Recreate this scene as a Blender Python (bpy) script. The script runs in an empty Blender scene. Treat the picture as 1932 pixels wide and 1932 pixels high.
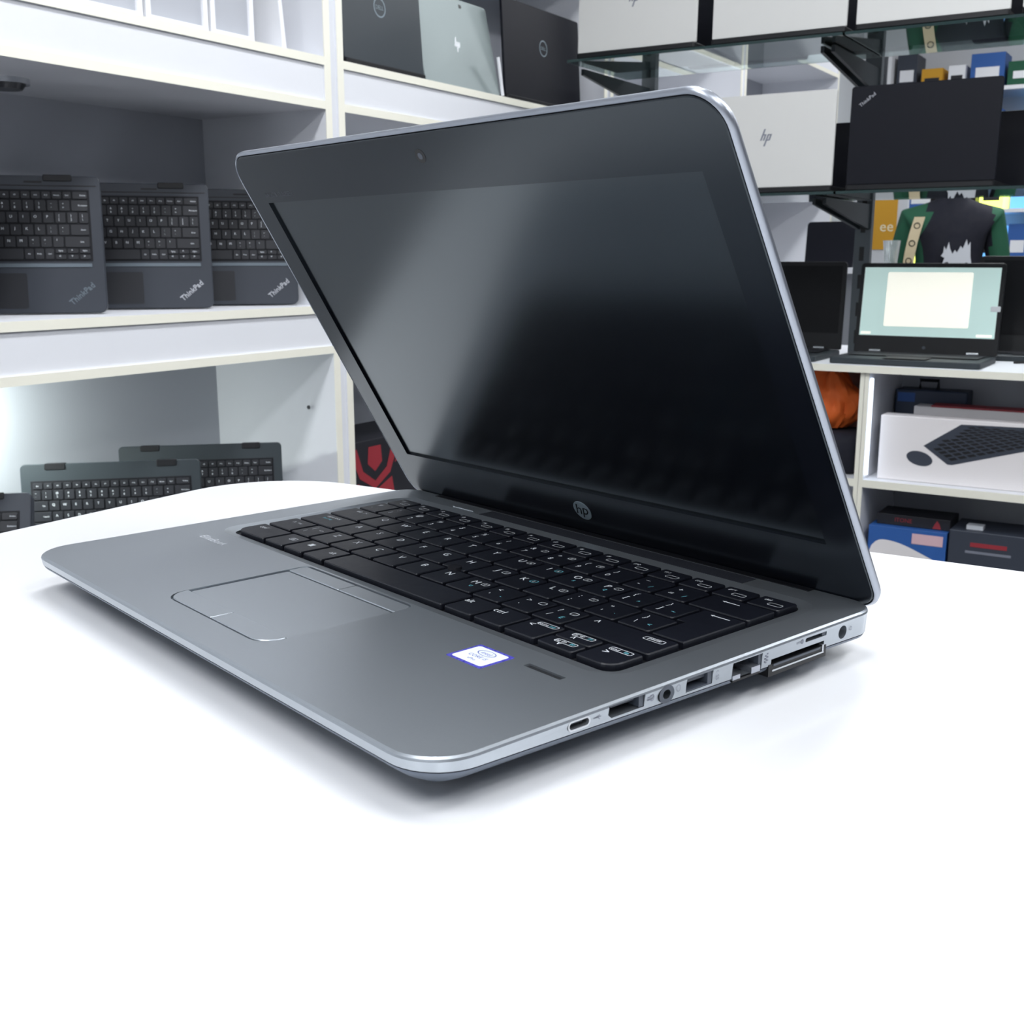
import bpy, bmesh, math, random
from mathutils import Vector, Matrix
random.seed(7)
PI = math.pi
R = math.radians
Z0 = 0.95                      # height of the white table top above the floor; all z below are relative to it
SC = bpy.context.scene
COL = SC.collection

# ---------------------------------------------------------------- camera
AZ = R(31.7)
cam = bpy.data.cameras.new('camera')
cam.lens = 2155.6 / 1932 * 36
cam.sensor_width = 36
cam.clip_start = 0.02
co = bpy.data.objects.new('camera', cam)
COL.objects.link(co)
co.location = (0, 0, 0.15023 + Z0)
co.rotation_euler = (R(90 - 12.48), 0, AZ)
cam.dof.use_dof = True
cam.dof.focus_distance = 0.50
cam.dof.aperture_fstop = 45
SC.camera = co

# ---------------------------------------------------------------- world and room light
w = bpy.data.worlds.new('world')
SC.world = w
w.use_nodes = True
w.node_tree.nodes['Background'].inputs[0].default_value = (0.80, 0.88, 1.0, 1)
w.node_tree.nodes['Background'].inputs[1].default_value = 0.2
SC.view_settings.view_transform = 'Standard'
SC.view_settings.look = 'None'
SC.view_settings.gamma = 1
SC.view_settings.exposure = 0.48
SC.cycles.max_bounces = 8
SC.cycles.use_denoising = True
CEIL = 2.85
LAMPS = [(-0.62, -0.9, 16), (-0.62, 1.0, 17), (-0.55, 3.4, 16), (0.9, -0.9, 14), (0.9, 1.0, 14), (0.9, 2.6, 14), (-0.5, 5.6, 16), (1.6, 4.6, 14), (2.1, 1.0, 10)]
for lx, ly, pw in LAMPS:
    l = bpy.data.lights.new('tube_light', 'AREA')
    l.shape = 'RECTANGLE'
    l.size = 0.30
    l.size_y = 1.25
    l.energy = pw
    l.color = (0.97, 0.985, 1.0)
    o = bpy.data.objects.new('tube_light', l)
    COL.objects.link(o)
    o.location = (lx, ly, CEIL - 0.075)

# ---------------------------------------------------------------- materials
def lin(c):
    c = c / 255.0
    return c / 12.92 if c <= 0.04045 else ((c + 0.055) / 1.055) ** 2.4

def mat(name, rgb, rough=0.5, metal=0.0, emit=0.0, var=0.0, scale=60, trans=0.0, bump=0.0, spec=0.5, coat=0.0, erg=None, ior=None, tint=None):
    m = bpy.data.materials.new(name)
    m.use_nodes = True
    nt = m.node_tree
    b = nt.nodes['Principled BSDF']
    c = tuple(lin(v) for v in rgb) + (1,)
    b.inputs['Base Color'].default_value = c
    b.inputs['Roughness'].default_value = rough
    b.inputs['Metallic'].default_value = metal
    b.inputs['Specular IOR Level'].default_value = spec
    b.inputs['Coat Weight'].default_value = coat
    if tint: b.inputs['Specular Tint'].default_value = tint + (1,)
    if ior: b.inputs['IOR'].default_value = ior
    if trans:
        b.inputs['Transmission Weight'].default_value = trans
        b.inputs['IOR'].default_value = 1.5
    if emit:
        b.inputs['Emission Color'].default_value = tuple(lin(v) for v in (erg or rgb)) + (1,)
        b.inputs['Emission Strength'].default_value = emit
    if var or bump:
        tc = nt.nodes.new('ShaderNodeTexCoord')
        n = nt.nodes.new('ShaderNodeTexNoise')
        n.inputs['Scale'].default_value = scale
        n.inputs['Detail'].default_value = 4
        nt.links.new(tc.outputs['Object'], n.inputs['Vector'])
        if var:
            r = nt.nodes.new('ShaderNodeMapRange')
            r.inputs['To Min'].default_value = rough - var
            r.inputs['To Max'].default_value = rough + var
            nt.links.new(n.outputs['Fac'], r.inputs['Value'])
            nt.links.new(r.outputs['Result'], b.inputs['Roughness'])
            mx = nt.nodes.new('ShaderNodeMix')
            mx.data_type = 'RGBA'
            mx.inputs['A'].default_value = tuple(v * (1 - var) for v in c[:3]) + (1,)
            mx.inputs['B'].default_value = tuple(min(1, v * (1 + var)) for v in c[:3]) + (1,)
            nt.links.new(n.outputs['Fac'], mx.inputs['Factor'])
            nt.links.new(mx.outputs['Result'], b.inputs['Base Color'])
        if bump:
            bp = nt.nodes.new('ShaderNodeBump')
            bp.inputs['Strength'].default_value = bump
            bp.inputs['Distance'].default_value = 0.0002
            nt.links.new(n.outputs['Fac'], bp.inputs['Height'])
            nt.links.new(bp.outputs['Normal'], b.inputs['Normal'])
    return m

M = dict(
    wallr=mat('wall_paint_grey', (104, 108, 116), 0.7),
    wall=mat('wall_paint', (205, 208, 212), 0.7, var=0.02, scale=4),
    ceil=mat('ceiling_paint', (225, 228, 232), 0.8, var=0.02, scale=4),
    floor=mat('floor_tile', (30, 25, 22), 0.35, var=0.06, scale=6),
    table=mat('white_laminate', (219, 220, 222), 0.12, var=0.015, scale=5, spec=0.6),
    melam=mat('white_melamine', (226, 228, 233), 0.45, var=0.02, scale=8),
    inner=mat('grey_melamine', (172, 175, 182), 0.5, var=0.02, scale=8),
    cream=mat('cream_edging', (240, 238, 224), 0.45, var=0.02, scale=20),
    silver=mat('silver_alloy', (172, 178, 184), 0.33, 0.88, var=0.03, scale=900, bump=0.10),
    silver2=mat('silver_rim', (184, 188, 196), 0.32, 0.9),
    rim=mat('lid_rim_alloy', (158, 163, 172), 0.34, 0.9),
    under=mat('shaded_silver_underside', (112, 121, 134), 0.42, 0.6),  # silver of the body again, with the shade beneath it put into the colour
    pad=mat('touchpad_surface', (172, 178, 184), 0.38, 0.85, var=0.02, scale=500),
    key=mat('key_plastic', (17, 19, 27), 0.40, var=0.04, scale=300, spec=0.35),
    tray=mat('keyboard_tray', (15, 16, 22), 0.6, spec=0.3),
    legend=mat('key_legend_white', (215, 220, 225), 0.6),
    legend2=mat('key_legend_cyan', (105, 185, 200), 0.6),
    bezel=mat('bezel_plastic', (6, 8, 16), 0.26, spec=0.50, ior=1.6, tint=(0.80, 0.93, 1.0)),
    lcd=mat('lcd_matte', (2, 3, 8), 0.21, spec=0.60, ior=1.75, tint=(0.80, 0.93, 1.0)),
    lcdoff=mat('screen_off', (6, 7, 12), 0.45, spec=0.25),
    rubber=mat('black_rubber', (12, 13, 16), 0.7, spec=0.3),
    black=mat('black_plastic', (14, 15, 19), 0.45, spec=0.4),
    port=mat('port_black', (10, 11, 14), 0.4),
    chrome=mat('contact_metal', (205, 208, 212), 0.25, 0.9),
    greyring=mat('grey_plastic', (70, 76, 86), 0.4),
    logo=mat('logo_grey', (128, 142, 150), 0.35, 0.3),
    print=mat('grey_print', (120, 124, 136), 0.6),
    lightprint=mat('light_print', (200, 204, 210), 0.5),
    dimprint=mat('dim_print', (62, 66, 74), 0.5),
    white=mat('white_plastic', (236, 237, 240), 0.4),
    grille=mat('speaker_mesh', (34, 36, 43), 0.5, bump=0.6, scale=1800),
    stickw=mat('sticker_white', (224, 229, 240), 0.35),
    stickb=mat('sticker_violet', (74, 72, 170), 0.3, var=0.25, scale=700),
    stickt=mat('sticker_ink', (72, 92, 165), 0.5),
    lidwhite=mat('pale_silver_lid', (210, 210, 207), 0.4, 0.1, var=0.01, scale=40),
    lidsil=mat('satin_silver_lid', (132, 143, 143), 0.45, 0.3),
    lidblack=mat('black_lid', (13, 15, 24), 0.5, var=0.03, scale=60, spec=0.2),
    liddell=mat('slate_lid', (38, 47, 54), 0.45, var=0.03, scale=60),
    tpad=mat('graphite_plastic', (44, 49, 58), 0.5, var=0.03, scale=200),
    tkey=mat('graphite_key', (26, 28, 34), 0.5),
    lowb=mat('dark_green_grey_plastic', (38, 46, 51), 0.5, var=0.03, scale=200),
    badge=mat('badge_silver', (190, 192, 198), 0.3, 0.5),
    badged=mat('badge_dull', (108, 118, 126), 0.35, 0.5),
    glassedge=mat('glass_edge', (30, 52, 52), 0.15),
    upright=mat('upright_steel', (92, 98, 102), 0.4, 0.6),
    bracket=mat('bracket_black', (30, 38, 42), 0.35, 0.3),
    led=mat('led_strip', (225, 238, 255), 0.5, emit=2.2),
    tube=mat('lamp_diffuser', (245, 248, 255), 0.5, emit=5),
    puckon=mat('puck_light_glow', (235, 248, 240), 0.5, emit=16),
    puckoff=mat('puck_lens', (60, 62, 66), 0.3),
    orange=mat('orange_fabric', (226, 104, 38), 0.7, var=0.08, scale=30),
    navy=mat('navy_plastic', (30, 44, 68), 0.45),
    bluel=mat('blue_label', (36, 82, 150), 0.5),
    box=mat('carton_white', (226, 222, 222), 0.55),
    bluebox=mat('carton_blue', (42, 90, 160), 0.5),
    blackbox=mat('carton_black', (28, 29, 36), 0.5),
    greybox=mat('carton_slate', (52, 58, 70), 0.5),
    pink=mat('pink_label', (214, 178, 186), 0.6),
    red=mat('red_print', (150, 44, 54), 0.5),
    brown=mat('brown_board', (96, 44, 32), 0.6, var=0.1, scale=12),
    yellow=mat('yellow_print', (206, 152, 36), 0.6),
    dooradd=mat('added_dark_wood_door', (46, 34, 28), 0.45, var=0.12, scale=9),  # brown for the added doors, keeps the screen's mirror image dark
    yl=mat('pale_yellow_print', (240, 232, 200), 0.6),
    green=mat('green_fabric', (28, 84, 60), 0.8, var=0.15, scale=30),
    darkfab=mat('dark_fabric', (16, 18, 32), 0.85, var=0.1, scale=40),
    trouser=mat('dark_trouser', (26, 30, 44), 0.85),
    tape=mat('cream_tape', (196, 182, 150), 0.8),
    skin=mat('skin', (178, 128, 100), 0.6),
    hair=mat('dark_hair', (22, 15, 14), 0.6),
    cup=mat('clear_plastic', (240, 244, 244), 0.08, trans=0.95),
    scr=mat('screen_wallpaper', (174, 198, 194), 0.4, emit=0.5),
    scrw=mat('screen_window', (240, 238, 226), 0.4, emit=0.55),
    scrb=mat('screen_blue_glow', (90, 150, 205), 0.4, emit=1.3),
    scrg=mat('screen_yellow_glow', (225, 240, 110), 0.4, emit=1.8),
    pinkobj=mat('pink_card', (225, 130, 150), 0.6),
    cable=mat('cable_black', (18, 18, 20), 0.5),
)

def glass_mat():
    m = bpy.data.materials.new('shelf_glass')
    m.use_nodes = True
    b = m.node_tree.nodes['Principled BSDF']
    b.inputs['Base Color'].default_value = (0.72, 0.88, 0.85, 1)
    b.inputs['Roughness'].default_value = 0.0
    b.inputs['Transmission Weight'].default_value = 1.0
    b.inputs['IOR'].default_value = 1.5
    return m
M['glass'] = glass_mat()

# ---------------------------------------------------------------- mesh helpers
_glyph = {}
def glyphs(s):
    """text as flat 2D triangles, unit size, centred"""
    if s in _glyph:
        return _glyph[s]
    cu = bpy.data.curves.new('t', 'FONT')
    cu.body = s
    cu.size = 1
    cu.resolution_u = 2
    ob = bpy.data.objects.new('t', cu)
    me = ob.to_mesh()
    vs = [(v.co.x, v.co.y) for v in me.vertices]
    fs = [tuple(p.vertices) for p in me.polygons]
    ob.to_mesh_clear()
    bpy.data.objects.remove(ob)
    bpy.data.curves.remove(cu)
    if vs:
        x0 = min(v[0] for v in vs); x1 = max(v[0] for v in vs)
        y0 = min(v[1] for v in vs); y1 = max(v[1] for v in vs)
        vs = [(x - (x0 + x1) / 2, y - (y0 + y1) / 2) for x, y in vs]
    _glyph[s] = (vs, fs, (x1 - x0) if vs else 0)
    return _glyph[s]

def rr(w, d, r, n=5, cx=0, cy=0):
    """rounded rectangle outline; r = one radius or four (bl, br, tr, tl)"""
    if not isinstance(r, (tuple, list)):
        r = (r,) * 4
    pts = []
    for (sx, sy, a0), rad in zip(((-1, -1, PI), (1, -1, 1.5 * PI), (1, 1, 0), (-1, 1, 0.5 * PI)), r):
        ox = cx + sx * (w / 2 - rad)
        oy = cy + sy * (d / 2 - rad)
        for i in range(n + 1):
            a = a0 + i * PI / 2 / n
            pts.append((ox + rad * math.cos(a), oy + rad * math.sin(a)))
    return pts

class MB:
    def __init__(s):
        s.v = []; s.f = []; s.m = []; s.X = Matrix.Identity(4)
    def add(s, vs, fs, mi=0, X=None):
        X = s.X @ X if X is not None else s.X
        b = len(s.v)
        s.v += [tuple(X @ Vector(v)) for v in vs]
        s.f += [tuple(b + i for i in f) for f in fs]
        s.m += [mi] * len(fs)
        return s
    def box(s, x0, x1, y0, y1, z0, z1, mi=0, X=None):
        vs = [(x, y, z) for z in (z0, z1) for y in (y0, y1) for x in (x0, x1)]
        fs = [(0, 2, 3, 1), (4, 5, 7, 6), (0, 1, 5, 4), (2, 6, 7, 3), (0, 4, 6, 2), (1, 3, 7, 5)]
        return s.add(vs, fs, mi, X)
    def loft(s, rings, mi=0, X=None, cap0=True, cap1=True):
        n = len(rings[0])
        vs = [p for r in rings for p in r]
        fs = []
        for k in range(len(rings) - 1):
            a = k * n; b = a + n
            for i in range(n):
                j = (i + 1) % n
                fs.append((a + i, a + j, b + j, b + i))
        if cap0: fs.append(tuple(reversed(range(n))))
        if cap1: fs.append(tuple(range((len(rings) - 1) * n, len(rings) * n)))
        return s.add(vs, fs, mi, X)
    def prism(s, poly, z0, z1, mi=0, X=None):
        return s.loft([[(x, y, z0) for x, y in poly], [(x, y, z1) for x, y in poly]], mi, X)
    def slab(s, w, d, r, z0, z1, ch=0.0, mi=0, X=None, cx=0, cy=0, n=5):
        R_ = lambda i, z: [(x, y, z) for x, y in rr(w - 2 * i, d - 2 * i, (tuple(max(q - i, 0.0002) for q in r) if isinstance(r, tuple) else max(r - i, 0.0002)), n, cx, cy)]
        rings = [R_(ch, z0), R_(0, z0 + ch), R_(0, z1 - ch), R_(ch, z1)] if ch else [R_(0, z0), R_(0, z1)]
        return s.loft(rings, mi, X)
    def cyl(s, c, r, h, mi=0, X=None, n=24, r2=None, axis='z'):
        r2 = r if r2 is None else r2
        def P(a, rad, t):
            u, v = rad * math.cos(a), rad * math.sin(a)
            return {'z': (c[0] + u, c[1] + v, c[2] + t), 'x': (c[0] + t, c[1] + u, c[2] + v), 'y': (c[0] + v, c[1] + t, c[2] + u)}[axis]
        return s.loft([[P(2 * PI * i / n, q, t) for i in range(n)] for q, t in ((r, 0), (r2, h))], mi, X)
    def ring(s, cx, cy, z, r0, r1, mi=0, X=None, n=28, sx=1.0, sy=1.0):
        vs = []; fs = []
        for i in range(n):
            a = 2 * PI * i / n
            vs += [(cx + r0 * sx * math.cos(a), cy + r0 * sy * math.sin(a), z), (cx + r1 * sx * math.cos(a), cy + r1 * sy * math.sin(a), z)]
            j = (i + 1) % n
            fs.append((2 * i, 2 * i + 1, 2 * j + 1, 2 * j))
        return s.add(vs, fs, mi, X)
    def tube(s, pts, r, mi=0, n=8, X=None):
        rings = []
        for k, p in enumerate(pts):
            p = Vector(p)
            d = (Vector(pts[min(k + 1, len(pts) - 1)]) - Vector(pts[max(k - 1, 0)])).normalized()
            up = Vector((0, 0, 1)) if abs(d.z) < 0.9 else Vector((1, 0, 0))
            a = d.cross(up).normalized(); b = a.cross(d)
            rings.append([tuple(p + a * r * math.cos(2 * PI * i / n) + b * r * math.sin(2 * PI * i / n)) for i in range(n)])
        return s.loft(rings, mi, X)
    def text(s, t, x, y, z, size, mi=0, X=None, rot=0.0, sx=1.0, shear=0.0):
        vs, fs, _ = glyphs(t)
        c, q = math.cos(rot), math.sin(rot)
        out = []
        for a, b in vs:
            a = (a + shear * b) * size * sx; b = b * size
            out.append((x + a * c - b * q, y + a * q + b * c, z))
        return s.add(out, fs, mi, X)
    def poly(s, pts, mi=0, X=None):
        return s.add(pts, [tuple(range(len(pts)))], mi, X)
    def build(s, name, mats, parent=None, smooth=0, bevel=0, loc=None):
        me = bpy.data.meshes.new(name)
        me.from_pydata(s.v, [], s.f)
        if not isinstance(mats, (list, tuple)): mats = [mats]
        for m in mats: me.materials.append(M[m] if isinstance(m, str) else m)
        for p, i in zip(me.polygons, s.m): p.material_index = i
        me.update()
        if smooth:
            me.polygons.foreach_set('use_smooth', [True] * len(me.polygons))
            me.set_sharp_from_angle(angle=R(smooth))
        o = bpy.data.objects.new(name, me)
        COL.objects.link(o)
        if parent: o.parent = parent
        if loc: o.location = loc
        if bevel:
            b = o.modifiers.new('bevel', 'BEVEL')
            b.width = bevel; b.segments = 2; b.limit_method = 'ANGLE'
        return o

def tag(o, label=None, cat=None, group=None, kind=None):
    if label: o['label'] = label
    if cat: o['category'] = cat
    if group: o['group'] = group
    if kind: o['kind'] = kind
    return o

def thing(name, label, cat, loc=(0, 0, 0), rz=0, group=None):
    o = bpy.data.objects.new(name, None)
    o.empty_display_size = 0.05
    COL.objects.link(o)
    o.location = (loc[0], loc[1], loc[2] + Z0)
    o.rotation_euler = (0, 0, rz)
    return tag(o, label, cat, group)

def children(o):
    return [c for c in bpy.data.objects if c.parent == o]

def copy_tree(o, parent=None, loc=None, rz=None):
    c = o.copy(); COL.objects.link(c); c.parent = parent
    if loc: c.location = (loc[0], loc[1], loc[2] + Z0)
    if rz is not None: c.rotation_euler = (0, 0, rz)
    for ch in children(o): copy_tree(ch, c)
    return c

def struct(name, mb, m, bevel=0):
    o = mb.build(name, m, bevel=bevel, loc=(0, 0, Z0))
    return tag(o, kind='structure')

# ---------------------------------------------------------------- room shell
FZ = -Z0
XL, XR, YB, YF = -1.87, 3.0, -2.2, 8.0
CZ = CEIL - Z0
struct('floor', MB().box(XL, XR, YB, YF, FZ - 0.05, FZ), 'floor')
struct('ceiling', MB().box(XL, XR, YB, YF, CZ, CZ + 0.05), 'ceil')
struct('wall_left', MB().box(XL - 0.05, XL, YB, YF, FZ, CZ), 'wall')
struct('wall_right', MB().box(XR, XR + 0.05, YB, YF, FZ, CZ), 'wallr')
struct('wall_back', MB().box(XL, XR, YF, YF + 0.05, FZ, CZ), 'wall')
struct('wall_front', MB().box(XL, XR, YB - 0.05, YB, FZ, CZ), 'wall')
LN = ['behind the camera on the left', 'over the aisle before the left shelves', 'over the second left shelving unit', 'behind the camera on the right', 'over the right part of the table', 'over the counter', 'over the person deep in the shop', 'at the far right beyond the counter', 'nearest the right wall']
for i, (lx, ly, pw) in enumerate(LAMPS):
    t = thing('ceiling_lamp', 'long white ceiling lamp ' + LN[i], 'lamp', (lx, ly, CZ - 0.0005), 0, 'ceiling tube lamps')
    MB().box(-0.16, 0.16, -0.64, 0.64, -0.05, 0).build('housing', 'white', t, bevel=0.004)
    MB().box(-0.14, 0.14, -0.62, 0.62, -0.062, -0.05).build('diffuser', 'tube', t)

# ---------------------------------------------------------------- table
tb = thing('display_table', 'white glossy display table with rounded corner under the open silver laptop', 'table', (0, 0, 0))
def tpoly(i, z):
    return [(x, y, z) for x, y in rr(1.60 - 2 * i, 1.60 - 2 * i, 0.072 - i, 8, -0.574 + 0.80, 0.596 - 0.80)]
MB().loft([tpoly(0.002, -0.030), tpoly(0, -0.028), tpoly(0, -0.002), tpoly(0.002, 0)]).build('tabletop', 'table', tb, smooth=40)
MB().box(-0.42, 0.87, -0.85, 0.44, FZ + 0.06, -0.030).build('base_cabinet', 'melam', tb, bevel=0.003)
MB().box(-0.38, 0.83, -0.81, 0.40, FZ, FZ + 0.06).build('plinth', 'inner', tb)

# ---------------------------------------------------------------- the laptop on the table
W, D = 0.310, 0.2188
ZF, ZB_ = 0.01737, 0.01902
KS = (ZB_ - ZF) / D
def zt(y): return ZF + KS * (y + D / 2)
def zband(y): return 0.0128 - 0.0036 * (y + D / 2) / D
phi = AZ - R(49.34)
c_, s_ = math.cos(phi), math.sin(phi)
lapx = -(0.38322 * c_ + 0.27515 * s_)
lapy = -(0.38322 * s_ - 0.27515 * c_)
lap = thing('open_laptop', 'open silver business laptop with black keyboard and dark screen on the white table', 'laptop', (lapx, lapy, 0.0003), phi)
RAD = (0.018, 0.018, 0.013, 0.013)
def ring_b(i, zf):
    return [(x, y, zf(y)) for x, y in rr(W - 2 * i, D - 2 * i, tuple(q - min(i, q - 0.001) for q in RAD), 10)]
def evaluate_boolean(ob, cutter):
    md = ob.modifiers.new('cut', 'BOOLEAN')
    md.operation = 'DIFFERENCE'; md.solver = 'EXACT'; md.object = cutter
    dg = bpy.context.evaluated_depsgraph_get()
    me = bpy.data.meshes.new_from_object(ob.evaluated_get(dg))
    ob.modifiers.clear()
    old = ob.data
    ob.data = me
    me.name = ob.name
    bpy.data.objects.remove(cutter)
DX = Matrix.Translation((0, -D / 2, ZF)) @ Matrix.Rotation(math.atan(KS), 4, 'X') @ Matrix.Translation((0, D / 2, 0))   # deck frame
body = MB()
body.loft([ring_b(0.0016, zband), ring_b(0.0006, lambda y: zband(y) + 0.0004), ring_b(0.0002, lambda y: zt(y) - 0.0022),
           ring_b(0.0, lambda y: zt(y) - 0.0012), ring_b(0.0003, lambda y: zt(y) - 0.0005), ring_b(0.0012, zt)])
deck = body.build('palm_rest', ['silver', 'silver2'], lap)
cut = MB()
KX0, KX1, KY0, KY1 = -0.1294, 0.1342, -0.0185, 0.0868
kcx, kcy, kw, kd = (KX0 + KX1) / 2, (KY0 + KY1) / 2, KX1 - KX0, KY1 - KY0
def wring(g, z, r): return [(x, y, z) for x, y in rr(kw + 2 * g, kd + 2 * g, r, 6, kcx, kcy)]
cut.loft([wring(0.0008, -0.0028, 0.006), wring(0.0008, -0.0013, 0.006), wring(0.0065, 0.0, 0.012), wring(0.0075, 0.0010, 0.013)], X=DX)
cut.slab(0.0806, 0.0670, (0.009, 0.009, 0.004, 0.004), -0.0014, 0.001, X=DX, cx=-0.0047, cy=-0.0597)
cut.slab(0.0178, 0.0029, 0.0004, -0.0016, 0.001, X=DX, cx=0.1212, cy=-0.0361)
SX = Matrix(((0, 0, 1, 0.147), (1, 0, 0, 0), (0, 1, 0, 0), (0, 0, 0, 1)))     # side frame: (y, z, outward) -> laptop
def mm(*a): return [v / 1000 for v in a]
cut.slab(*mm(9.2, 3.4, 1.65), 0.0, 0.012, X=SX, cx=-0.0526, cy=0.0149)
cut.prism([tuple(mm(*p)) for p in ((-38.6, 12.8), (-24.0, 12.8), (-24.0, 17.0), (-40.1, 17.0), (-40.1, 14.2))], 0.0, 0.012, X=SX)
cut.prism([(-0.014 + 0.0036 * math.cos(a * PI / 12), 0.0144 + 0.0030 * math.sin(a * PI / 12)) for a in range(24)], 0.0, 0.012, X=SX)
cut.prism([tuple(mm(*p)) for p in ((-4.2, 12.2), (9.0, 12.2), (9.0, 17.0), (-4.2, 17.0))], 0.0, 0.012, X=SX)
cut.prism([tuple(mm(*p)) for p in ((19.4, 10.9), (35.5, 10.9), (35.5, 16.8), (19.4, 16.8))], 0.0, 0.012, X=SX)
cut.slab(*mm(13.0, 1.6, 0.5), 0.0, 0.012, X=SX, cx=0.0672, cy=0.0157)
cut.prism([tuple(mm(*p)) for p in ((41.0, 11.0), (72.6, 11.0), (72.6, 13.0), (41.0, 13.0))], 0.0, 0.012, X=SX)
cut.prism([(0.0842 + 0.0026 * math.cos(a * PI / 12), 0.0137 + 0.0026 * math.sin(a * PI / 12)) for a in range(24)], 0.0, 0.012, X=SX)
cobj = cut.build('cutter', 'black')
cobj.parent = lap
bpy.context.view_layer.update()
evaluate_boolean(deck, cobj)
deck.data.set_sharp_from_angle(angle=R(28))
deck.data.polygons.foreach_set('use_smooth', [True] * len(deck.data.polygons))

def under(i, f): return ring_b(i, f)
mb = MB()
mb.loft([under(0.030, lambda y: 0.0028), under(0.020, lambda y: 0.0031), under(0.0115, lambda y: 0.0052), under(0.0055, lambda y: max(0.006, zband(y) - 0.0042)),
         under(0.0016, lambda y: zband(y) - 0.0012), under(0.0009, lambda y: zband(y) - 0.0001)])
mb.build('bottom_cover', 'under', lap, smooth=50)
for fx, fy in ((-0.118, -0.082), (0.118, -0.082), (-0.118, 0.084), (0.118, 0.084)):
    MB().slab(0.030, 0.008, 0.0038, 0, 0.0032, 0.0004, cx=fx, cy=fy).build('rubber_foot', 'rubber', lap, smooth=40)
# keyboard
ktray = MB()
ktray.slab(kw + 0.0014, kd + 0.0014, 0.0058, -0.0034, -0.0024, cx=kcx, cy=kcy, X=DX)
kt = ktray.build('keyboard', 'tray', lap)
mb = MB()
for gx in range(13):
    for gy in range(5):
        x = KX0 + 0.0268 + gx * 0.0179 + (0.0045 if gy % 2 else 0.0)
        y = KY0 + (gy + 1) * 0.0182
        mb.add([(x - 0.0016, y - 0.0004, -0.0006), (x + 0.0016, y - 0.0004, -0.0006), (x, y + 0.0014, -0.0006)], [(0, 1, 2)], 0)
mb.X = DX
U = 17.9
def key(x0, x1, y0, y1, legs, big=0, shape=None):
    """one key: footprint in mm on the deck; legs = (text, dx, dy, size_mm, material)"""
    g = 1.0
    x0 += g; x1 -= g; y0 += g * 0.9; y1 -= g * 0.9
    k = MB(); k.X = DX
    cx, cy = (x0 + x1) / 2000, (y0 + y1) / 2000
    w_, d_ = (x1 - x0) / 1000, (y1 - y0) / 1000
    rad = (0.0011,) * 4
    if big == 1: rad = (0.0011, 0.0062, 0.0011, 0.0011)
    if big == 2: rad = (0.0062, 0.0011, 0.0011, 0.0011)
    if shape:
        def rg(i, z): return [((x - sx * i) / 1000, (y - sy * i) / 1000, z) for x, y, sx, sy in shape]
        rings = [rg(0, -0.0022), rg(0, 0.0000), rg(0.35, 0.0004)]
        k.loft(rings)
    else:
        def rg(i, z): return [(x, y, z) for x, y in rr(w_ - 2 * i, d_ - 2 * i, tuple(max(q - i, 0.0004) for q in rad), 3 if not big else 6, cx, cy)]
        k.loft([rg(0, -0.0022), rg(0, 0.0000), rg(0.00035, 0.0004)])
    for t, dx, dy, sz, mi in legs:
        if t == 'ROUND':
            bx, by = cx + dx / 1000, cy + dy / 1000
            o_ = rr(sz[0] / 1000, sz[1] / 1000, sz[1] / 3200, 3, bx, by)
            i_ = rr(sz[0] / 1000 - 0.0005, sz[1] / 1000 - 0.0005, sz[1] / 4200, 3, bx, by)
            n = len(o_)
            k.add([(x, y, 0.00045) for x, y in o_ + i_], [(i, (i + 1) % n, n + (i + 1) % n, n + i) for i in range(n)], mi)
        elif t == 'WIN':
            for ax in (0, 1):
                for ay in (0, 1):
                    bx, by = cx + dx / 1000 + ax * 0.0017 - 0.0016, cy + dy / 1000 + ay * 0.0017 - 0.0016
                    k.add([(bx, by, 0.00045), (bx + 0.0015, by, 0.00045), (bx + 0.0015, by + 0.0015, 0.00045), (bx, by + 0.0015, 0.00045)], [(0, 1, 2, 3)], mi)
        elif t == 'LARR':
            bx, by = cx + dx / 1000, cy + dy / 1000
            s1 = sz / 1000
            k.box(bx - s1, bx + s1, by - 0.00018, by + 0.00018, 0.0004, 0.00046, mi)
            k.add([(bx - s1, by, 0.00046), (bx - s1 + 0.0012, by - 0.0009, 0.00046), (bx - s1 + 0.0015, by - 0.0006, 0.00046), (bx - s1 + 0.0006, by, 0.00046), (bx - s1 + 0.0015, by + 0.0006, 0.00046), (bx - s1 + 0.0012, by + 0.0009, 0.00046)], [(0, 1, 2, 3), (0, 3, 4, 5)], mi)
        else:
            k.text(t, cx + dx / 1000, cy + dy / 1000, 0.00045, sz / 1000, mi)
    return k.build('key', ['key', 'legend', 'legend2'], kt)
ry = [-18.5, -0.3, 17.9, 36.1, 54.3, 72.5, 86.8]
b1 = [-129.4, -100.4, -82.5, -65, -47.2, 41.4, 59.6, 77.4, 95.6, 115.3, 134.2]
T = lambda t, dx=-1, dy=3.2, s=5.2, m=1: (t, dx, dy, s, m)
row1 = [[T('ctrl', -6, 3.6, 4.2)], [T('fn', 2, 2, 3.6), ('ROUND', 2, 2, (5, 3.2), 1)], [('WIN', 0, 2.6, 0, 1)], [T('alt', 2, 2.2, 4.2)], [], [T('alt', -5.5, 3.4, 4.6)], [T('ctrl', -5.4, 3.4, 4.6)],
        [T('<', -4, 2.4, 5), ('ROUND', 1.8, 5.3, (10, 2.9), 1), T('home', -0.8, 5.3, 2.5), T('mb', 4.2, 5.3, 2.3, 2)]]
for i, lg in enumerate(row1):
    key(b1[i], b1[i + 1], ry[0], ry[1], lg, 2 if i == 0 else 0)
ymid = (ry[0] + ry[1]) / 2
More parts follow.
